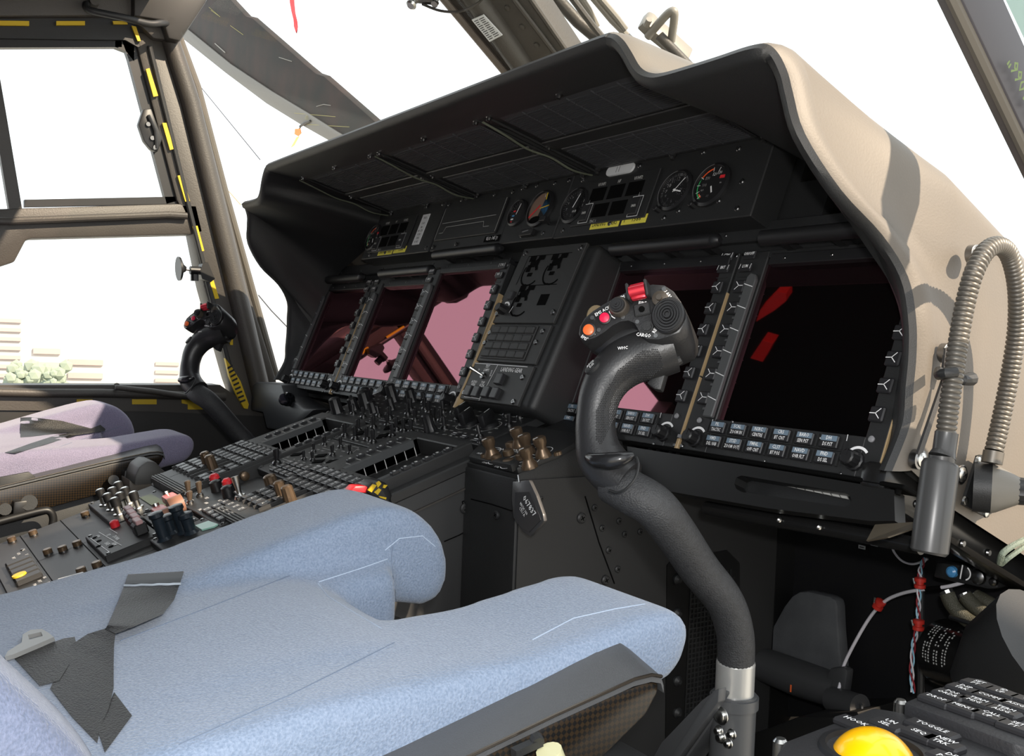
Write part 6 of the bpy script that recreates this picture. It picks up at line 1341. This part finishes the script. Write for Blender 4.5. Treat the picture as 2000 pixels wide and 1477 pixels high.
m = MB(); bm = bmesh.new(); bmesh.ops.create_uvsphere(bm, u_segments=48, v_segments=28, radius=.0255); m.bm(bm, 0, Matrix.Translation(bc + Vector((0, 0, -.0115)))); obj('amber_ball', m, AMB, t, label='large amber yellow ball', ang=180)
m = MB(); G = frame(Vector((bc.x, bc.y, .444)), (1, 0, 0), (0, 1, 0)); m.lathe(G, [(.032, 0), (.031, .0025), (.0275, .003), (.026, -.002)], 40, 0, False); obj('ball_ring', m, K, t)
def kkey(F, x, y, w, d, words, par, ang, sz=.0065, h=.004):
    lx, ly = hf(F, x, y, h); G = rotz(off(F, lx, ly), ang); m = MB(); m.box(G, -w / 2, w / 2, -d / 2, d / 2, -.001, h, 0, .0015)
    n = len(words)
    for i, s_ in enumerate(words): m.text(G, s_, sz, 0, (n - 1) * sz * .5 - i * sz, h + .0003, 1, .85)
    obj('keypad_key', m, [KEY, WHT], par)
AX = math.atan2(*(lambda a, b_: (b_.y - a.y, b_.x - a.x))(hz(1672, 1408, .448), hz(1895, 1468, .448)))
for x, y, wds, w in ((1671, 1409, ['HOOK'], .026), (1734, 1412, ['UN', 'SEL'], .022), (1820, 1420, ['TOGGLE'], .034), (1795, 1430, ['SEQ'], .022), (1843, 1448, ['NEW', 'TRK'], .024), (1852, 1478, ['DE', 'POS'], .024)): kkey(FA, x, y, w, .0135, wds, t, 0)
for x, y in ((1524, 1455), ): m = MB(); G = frame(hz(x, y, .44), (1, 0, 0), (0, 1, 0)); m.lathe(G, [(.0045, -.01), (.0045, .002), (.003, .004)], 12); obj('corner_screw', m, STL, t)
t = thing('menu_keypad', 'near keypad of twelve labelled keys (DROP, MENU, COMM) at the right edge', 'keypad', (1.02, -.2, .44))
m = quadP(FB, ((1765, 1371), (1886, 1322), (1918, 1326), (2060, 1380), (2160, 1500), (1978, 1452)), -.02, 0, K, '', t); obj('face_plate', m, mat('keypad_soft_black', (.022, .022, .024)), t)
for x, y, wds, w in ((1829, 1363, ['DROP'], .022), (1855, 1354, ['POS', 'ORDR'], .022), (1882, 1343, ['DSP', 'TRK'], .022), (1909, 1334, ['SET', 'PT'], .022), (1880, 1380, ['MENU'], .022), (1907, 1368, ['TERM', 'MSG'], .022), (1932, 1360, ['COMM'], .024), (1957, 1350, ['ID', 'UP'], .022), (1932, 1396, ['CALL', 'UP'], .022), (1960, 1386, ['TERM', 'ASSG'], .022), (1984, 1376, ['ASSG'], .022), (2008, 1366, ['TN'], .022), (1984, 1416, ['SET', 'PT'], .022)): kkey(FB, x, y, w, .0125, wds, t, 0, .0058)
for x, y in ((1759, 1378), (1987, 1458)): m = MB(); G = frame(hz(x, y, .443), (1, 0, 0), (0, 1, 0)); m.lathe(G, [(.0045, -.01), (.0045, .002), (.003, .004)], 12); obj('corner_screw', m, STL, t)
# seat pan lever under near seat
t = thing('seat_lever', 'small bright-tipped lever under the near seat rim at the bottom edge', 'lever', hx(1070, 1470, .90))
m = MB(); m.poly([hx(x, y, .90) for x, y in ((1008, 1468), (1048, 1450), (1048, 1443), (1056, 1443), (1062, 1458), (1020, 1477), (1010, 1500))], (-.006, 0, 0)); m.tube([hx(1046, 1440, .895), hx(1052, 1452, .90)], .004, 8); obj('latch_plate', m, KM, t)
m = MB(); m.tube([hx(1072, 1466, .905), hx(1082, 1500, .905)], [.008, .009], 14); obj('lever_tip', m, mat('cream_plastic', (.6, .58, .35), .4), t)
# ================================================================ outside
m = MB(); m.lathe(Matrix.Translation((0, 0, 0)), [(45, -22), (45, -2)], 48); m.box(I4, -1500, 1500, -1500, 1500, -22.4, -22.0); GZ = -22; struct('ground', m, mat('pale_ground', (.5, .48, .44), .9, var=(.02, .5, (.42, .43, .38))))
# distant hills
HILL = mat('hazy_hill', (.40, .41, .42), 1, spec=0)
def far(x, y, D=900):
    d = ray(x, y); d2 = Vector((d.x, d.y, 0)).length; return CAM + d * (D / d2)
ridge = [(-200, 560), (0, 540), (60, 520), (130, 512), (200, 510), (270, 520), (340, 560), (420, 590), (520, 585), (640, 600)]
m = MB(); pts = [far(*p) for p in ridge] + [Vector((far(640, 700).x, far(640, 700).y, GZ)), Vector((far(-200, 700).x, far(-200, 700).y, GZ))]
top = [far(*p) for p in ridge]; back = [Vector((p.x * 1.4, p.y * 1.4, GZ)) for p in top]; near = [CAM + (p - CAM) * .72 for p in top]
for p in near: p.z = GZ
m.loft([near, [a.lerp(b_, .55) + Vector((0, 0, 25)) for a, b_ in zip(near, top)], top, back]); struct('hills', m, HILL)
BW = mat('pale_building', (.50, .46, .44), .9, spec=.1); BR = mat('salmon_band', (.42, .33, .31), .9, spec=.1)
def bldg(x0, x1, yt, yb_, D, floors, lab, seed):
    a = far(x0, yb_, D); b_ = far(x1, yb_, D); h = far(x0, yt, D).z; t = thing('apartment_block', lab, 'building', ((a.x + b_.x) / 2, (a.y + b_.y) / 2, GZ), 'hazy apartment blocks'); del t['group']
    dirx = Vector((b_.x - a.x, b_.y - a.y, 0)); w = dirx.length; F = frame((a.x, a.y, GZ), dirx, (0, 0, 1)); H = h - GZ
    if F.col[2].to_3d().dot(CAM - a) < 0: F = F @ Matrix.Rotation(PI, 4, 'Y')
    sg = 1 if (F.col[0].to_3d().dot(dirx) > 0) else -1
    m = MB(); m.box(F, min(0, sg * w), max(0, sg * w), 0, H, -12, 0); obj('facade', m, BW, t)
    y0 = 5
    for f in range(floors):
        z0 = H - (f + 1) * (H * .9) / floors + .6; m = MB(); m.box(F, min(sg * w * .06, sg * w * .94), max(sg * w * .06, sg * w * .94), z0, z0 + H * .35 / floors, 0, .8); obj('balcony_band', m, BR, t)
    return t
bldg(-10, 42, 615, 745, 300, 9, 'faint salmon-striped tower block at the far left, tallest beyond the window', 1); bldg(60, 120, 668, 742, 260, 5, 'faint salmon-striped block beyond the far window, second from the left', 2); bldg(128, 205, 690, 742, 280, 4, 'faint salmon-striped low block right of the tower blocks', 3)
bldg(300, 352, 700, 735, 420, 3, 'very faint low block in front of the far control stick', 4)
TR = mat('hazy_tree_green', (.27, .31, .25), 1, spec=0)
def blob(x, y, r, D, lab):
    c = far(x, y, D); m = MB(); rb = random.Random(int(x)); t = None
    for i in range(34):
        bm = bmesh.new(); bmesh.ops.create_icosphere(bm, subdivisions=1, radius=r * rb.uniform(.18, .34)); m.bm(bm, 0, Matrix.Translation(c + Vector((rb.uniform(-r, r), rb.uniform(-r, r), rb.uniform(-.5, .5) * r))))
    m.tube([Vector((c.x, c.y, GZ)), c], r * .08, 6); tag(obj('tree', m, TR), lab, 'tree')
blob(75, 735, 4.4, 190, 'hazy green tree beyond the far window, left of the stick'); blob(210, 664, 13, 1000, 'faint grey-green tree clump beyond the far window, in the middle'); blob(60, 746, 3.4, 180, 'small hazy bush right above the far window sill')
# rotor blade
Fb = Vector((0, 1, 0)); BYv = 5.5
B_ = lambda x, y, Y=BYv: hy(x, y, Y)
t = thing('rotor_blade', 'drooping grey rotor blade crossing outside the windshield, pale along its lower edge', 'rotor blade', B_(560, 130))
BLD = mat('rotor_grey', (.024, .023, .021), .6, spec=.1, bump=(30, .1), var=(1.6, .6, (.05, .032, .028)))
m = MB(); up = [(300, -120), (405, -50), (480, 32), (492, 35), (600, 130), (617, 144), (632, 149), (735, 240), (900, 380)]; lo = [(300, 0), (362, 75), (440, 140), (520, 200), (585, 240), (650, 277), (800, 360)]
m.poly([B_(*p) for p in up] + [B_(*p) for p in lo[::-1]], (0, .12, .03), 0, None, .008); obj('blade_body', m, BLD, t)
m = MB(); m.poly([B_(x, y, BYv - .03) for x, y in [(300, -25), (360, 52), (450, 125), (530, 178), (600, 220), (660, 258), (800, 335)]] + [B_(x, y, BYv - .03) for x, y in [(800, 362), (650, 279), (585, 242), (520, 202), (440, 142), (360, 78), (300, 4)]], (0, .06, 0), 0, None, .006); obj('leading_edge', m, mat('pale_erosion_strip', (.13, .12, .105), .5), t, label='pale beige leading edge strip')
m = MB(); mk = mat('faded_yellow_line', (.3, .27, .08), .6); c = B_(598, 236, BYv - .035); G = frame(c, (1, 0, 0), (0, 0, 1)); 
for r in (.035, .062, .085): m.arc(G, .02, .0, r, -60, 150, .006, .004)
for a, b_ in (((575, 221), (655, 228)), ((600, 243), (682, 248))): m.tube([B_(*a, BYv - .036), B_(*b_, BYv - .006)], .004, 5)
for a, b_ in (((408, 14), (430, 33)), ((450, 50), (475, 68)), ((412, 20), (426, 30))): m.tube([B_(*a, BYv - .004), B_(*b_, BYv - .004)], .005, 5)
obj('painted_lines', m, mk, t)
m = MB(); m.tube([B_(420, 85, BYv - .006), B_(440, 103, BYv - .006)], .012, 6); m.tube([B_(618, 208, BYv - .006), B_(632, 204, BYv - .006), (B_(646, 206, BYv - .006))], .005, 5); m.tube([B_(545, 112, BYv - .006), B_(570, 120, BYv - .006)], .006, 5); obj('paint_scuff', m, mat('pale_scuff', (.25, .24, .22), .6), t)
t = thing('blade_tie_down', 'dark tie-down clamp on the rotor blade trailing an orange and yellow streamer', 'tie-down', B_(585, 260))
m = MB(); m.tube([B_(586, 247, BYv - .05), B_(596, 240, BYv - .06), B_(606, 236, BYv - .05)], [.02, .028, .02], 8); m.tube([B_(590, 243, BYv - .06), B_(584, 253, BYv - .06)], .012, 6); obj('clamp', m, K, t)
m = MB(); m.poly([B_(x, y, BYv - .08) for x, y in ((576, 252), (586, 251), (588, 260), (582, 266), (575, 262))], (0, .01, 0)); obj('orange_ribbon', m, mat('streamer_orange', (.9, .25, .05), .6), t)
m = MB(); m.poly([B_(x, y, BYv - .08) for x, y in ((579, 268), (584, 266), (574, 284), (568, 288))], (0, .01, 0)); m.poly([B_(x, y, BYv - .08) for x, y in ((556, 307), (566, 303), (563, 311), (557, 313))], (0, .01, 0)); obj('yellow_ribbon', m, mat('streamer_yellow', (.9, .7, .2), .6), t)
m = MB()
P = [((564, -30), (574, -30)), ((566, 5), (575, 4)), ((569, 22), (577, 25)), ((573, 38), (581, 42)), ((574, 52), (582, 53)), ((578, 64), (580, 66))]
m.loft([[B_(*a, 4.0), B_(*b_, 4.0 + .03 * (i % 2))] for i, (a, b_) in enumerate(P)]); m.loft([[B_(*a, 4.006), B_(*b_, 4.006 + .03 * (i % 2))] for i, (a, b_) in enumerate(P)])
tag(obj('red_streamer', m, mat('streamer_red', (.75, .04, .05), .6)), 'red warning ribbon hanging down outside at the top of the windshield', 'streamer')
m = MB(); m.tube([hy(371, 143, 1.6), hy(384, 160, 1.6), hy(508, 312, 1.6)], .0035, 8); tag(obj('probe_wire', m, KM), 'thin dark rod outside slanting down to the hood left end', 'rod')
m = MB(); m.tube([hy(505, 577, 1.6), hy(530, 607, 1.6), hy(562, 640, 1.6)], .0045, 8); tag(obj('probe_rod', m, KM), 'short dark rod outside between the far pillar and the hood wing', 'rod')
m = MB(); m.tube([hy(436, 365, .8), hy(448, 375, .8), hy(470, 400, .8)], .003, 8); tag(obj('probe_stub', m, BRS), 'short tan rod end outside above the far hood wing', 'rod')
# wiper gear outside the centre of the windshield
m = MB(); m.tube([WP(1045, -60, -.12), WP(1090, 0, -.12), WP(1128, 42, -.12), WP(1185, 90, -.12), WP(1430, 395, -.12)], .011, 12); m.tube([WP(1105, -20, -.11), WP(1165, 60, -.11), WP(1190, 90, -.11), WP(1420, 380, -.11)], .006, 8); tag(obj('outer_rail', m, FRM), 'dark outer windshield rail right of the centre post', 'rail')
PG = mat('pale_wiper_metal', (.25, .23, .2), .45, metal=.3)
m = MB()
for P in (((1118, -20), (1138, 12), (1160, 52), (1250, 160), (1400, 340)), ((1125, -20), (1150, 18), (1166, 52)), ((1145, -20), (1195, 40), (1225, 70), (1340, 180), (1500, 350)), ((1158, -20), (1205, 35), (1222, 58))): m.tube([WP(x, y, -.2) for x, y in P], .006, 8)
tag(obj('windshield_wiper', m, PG), 'pale wiper arm links outside, right of the centre post', 'wiper')
m = MB(); m.tube([WP(x, y, -.2) for x, y in ((1265, 72), (1290, 42), (1308, 24), (1317, 24), (1316, 45), (1311, 80))], .0075, 12, smooth=6); tag(obj('washer_hose', m, PG), 'pale looped hose standing up behind the hood step', 'hose')
t = thing('wiper_motor', 'tan metal wiper gearbox sticking up behind the hood step', 'wiper motor', WP(1270, 75, -.2))
m = MB(); m.poly([WP(x, y, -.2) for x, y in ((1243, 56), (1256, 44), (1268, 50), (1278, 62), (1292, 72), (1345, 120), (1330, 128), (1262, 74))], -wn * .04, 0, None, .004); m.tube([WP(1262, 50, -.2), WP(1268, 38, -.2)], .006, 8); obj('gearbox', m, PG, t)
m = MB(); m.tube([WP(1288, 70, -.19), WP(1640, 430, -.19)], .009, 12); obj('drive_shaft', m, FRM, t)

# blade shape added unseen overhead to keep the sun off the near seat
t = thing('rotor_blade', 'unseen blade added overhead to shade the near seat', 'rotor blade', (2, -1, 3.0))
dirb = Vector((.67, .74, 0)); G = frame(Vector((.68, -.62, .45)) + Vector((.75, .3, .6)) * (2.6 / .6), dirb, (-.74, .67, 0))
m = MB(); m.box(G, -6.5, 2.5, -.34, .34, 0, .06, 0, .02); obj('blade_body', m, BLD, t)
# unseen red shapes added under the roof to reflect as streaks in the display
def refl(x, y, z):
    n = FP.col[2].to_3d(); P = hit(x, y, n, FP.translation); d = (P - CAM).normalized(); r = d - n * 2 * d.dot(n); return P + r * ((z - P.z) / r.z)
for k, (Q, lab) in enumerate(((((1514, 566), (1530, 570), (1530, 585), (1508, 603), (1472, 625), (1480, 602)), 'unseen red shape added to reflect in the near display, front one'), (((1484, 662), (1505, 668), (1485, 704), (1461, 697)), 'unseen red shape added to reflect in the near display, rear one'))):
    m = MB(); m.poly([refl(x, y, 1.40) for x, y in Q], (0, 0, .03)); tag(obj('added_streak_shape', m, mat('overhead_red', (.8, .03, .02), .5)), lab, 'lever')
w = bpy.data.worlds.new('sky'); bpy.context.scene.world = w; w.use_nodes = True
nt = w.node_tree; bg = nt.nodes['Background']; bg.inputs[0].default_value = (.93, .97, 1, 1); bg.inputs[1].default_value = 1.9
sd = bpy.data.lights.new('sun', 'SUN'); so = bpy.data.objects.new('sun', sd); COL.objects.link(so)
sd.energy = 9; sd.angle = .012; sd.color = (1, .82, .62)
SUN = Vector((.75, .3, .6)).normalized(); so.rotation_euler = SUN.to_track_quat('Z', 'Y').to_euler(); so.location = (2, 1, 3)
fl = bpy.data.lights.new('camera_flash', 'POINT'); fo_ = bpy.data.objects.new('camera_flash', fl); COL.objects.link(fo_); fl.energy = 21; fl.shadow_soft_size = .015; fl.color = (1, .98, .96); fo_.location = CAM - RW[1] * .05 + RW[0] * .03
vs = bpy.context.scene.view_settings; vs.view_transform = 'Standard'; vs.look = 'None'; vs.gamma = 1; vs.exposure = 0; vs.use_curve_mapping = False
for o in list(bpy.data.objects):
    if '_b' in o: del o['_b']
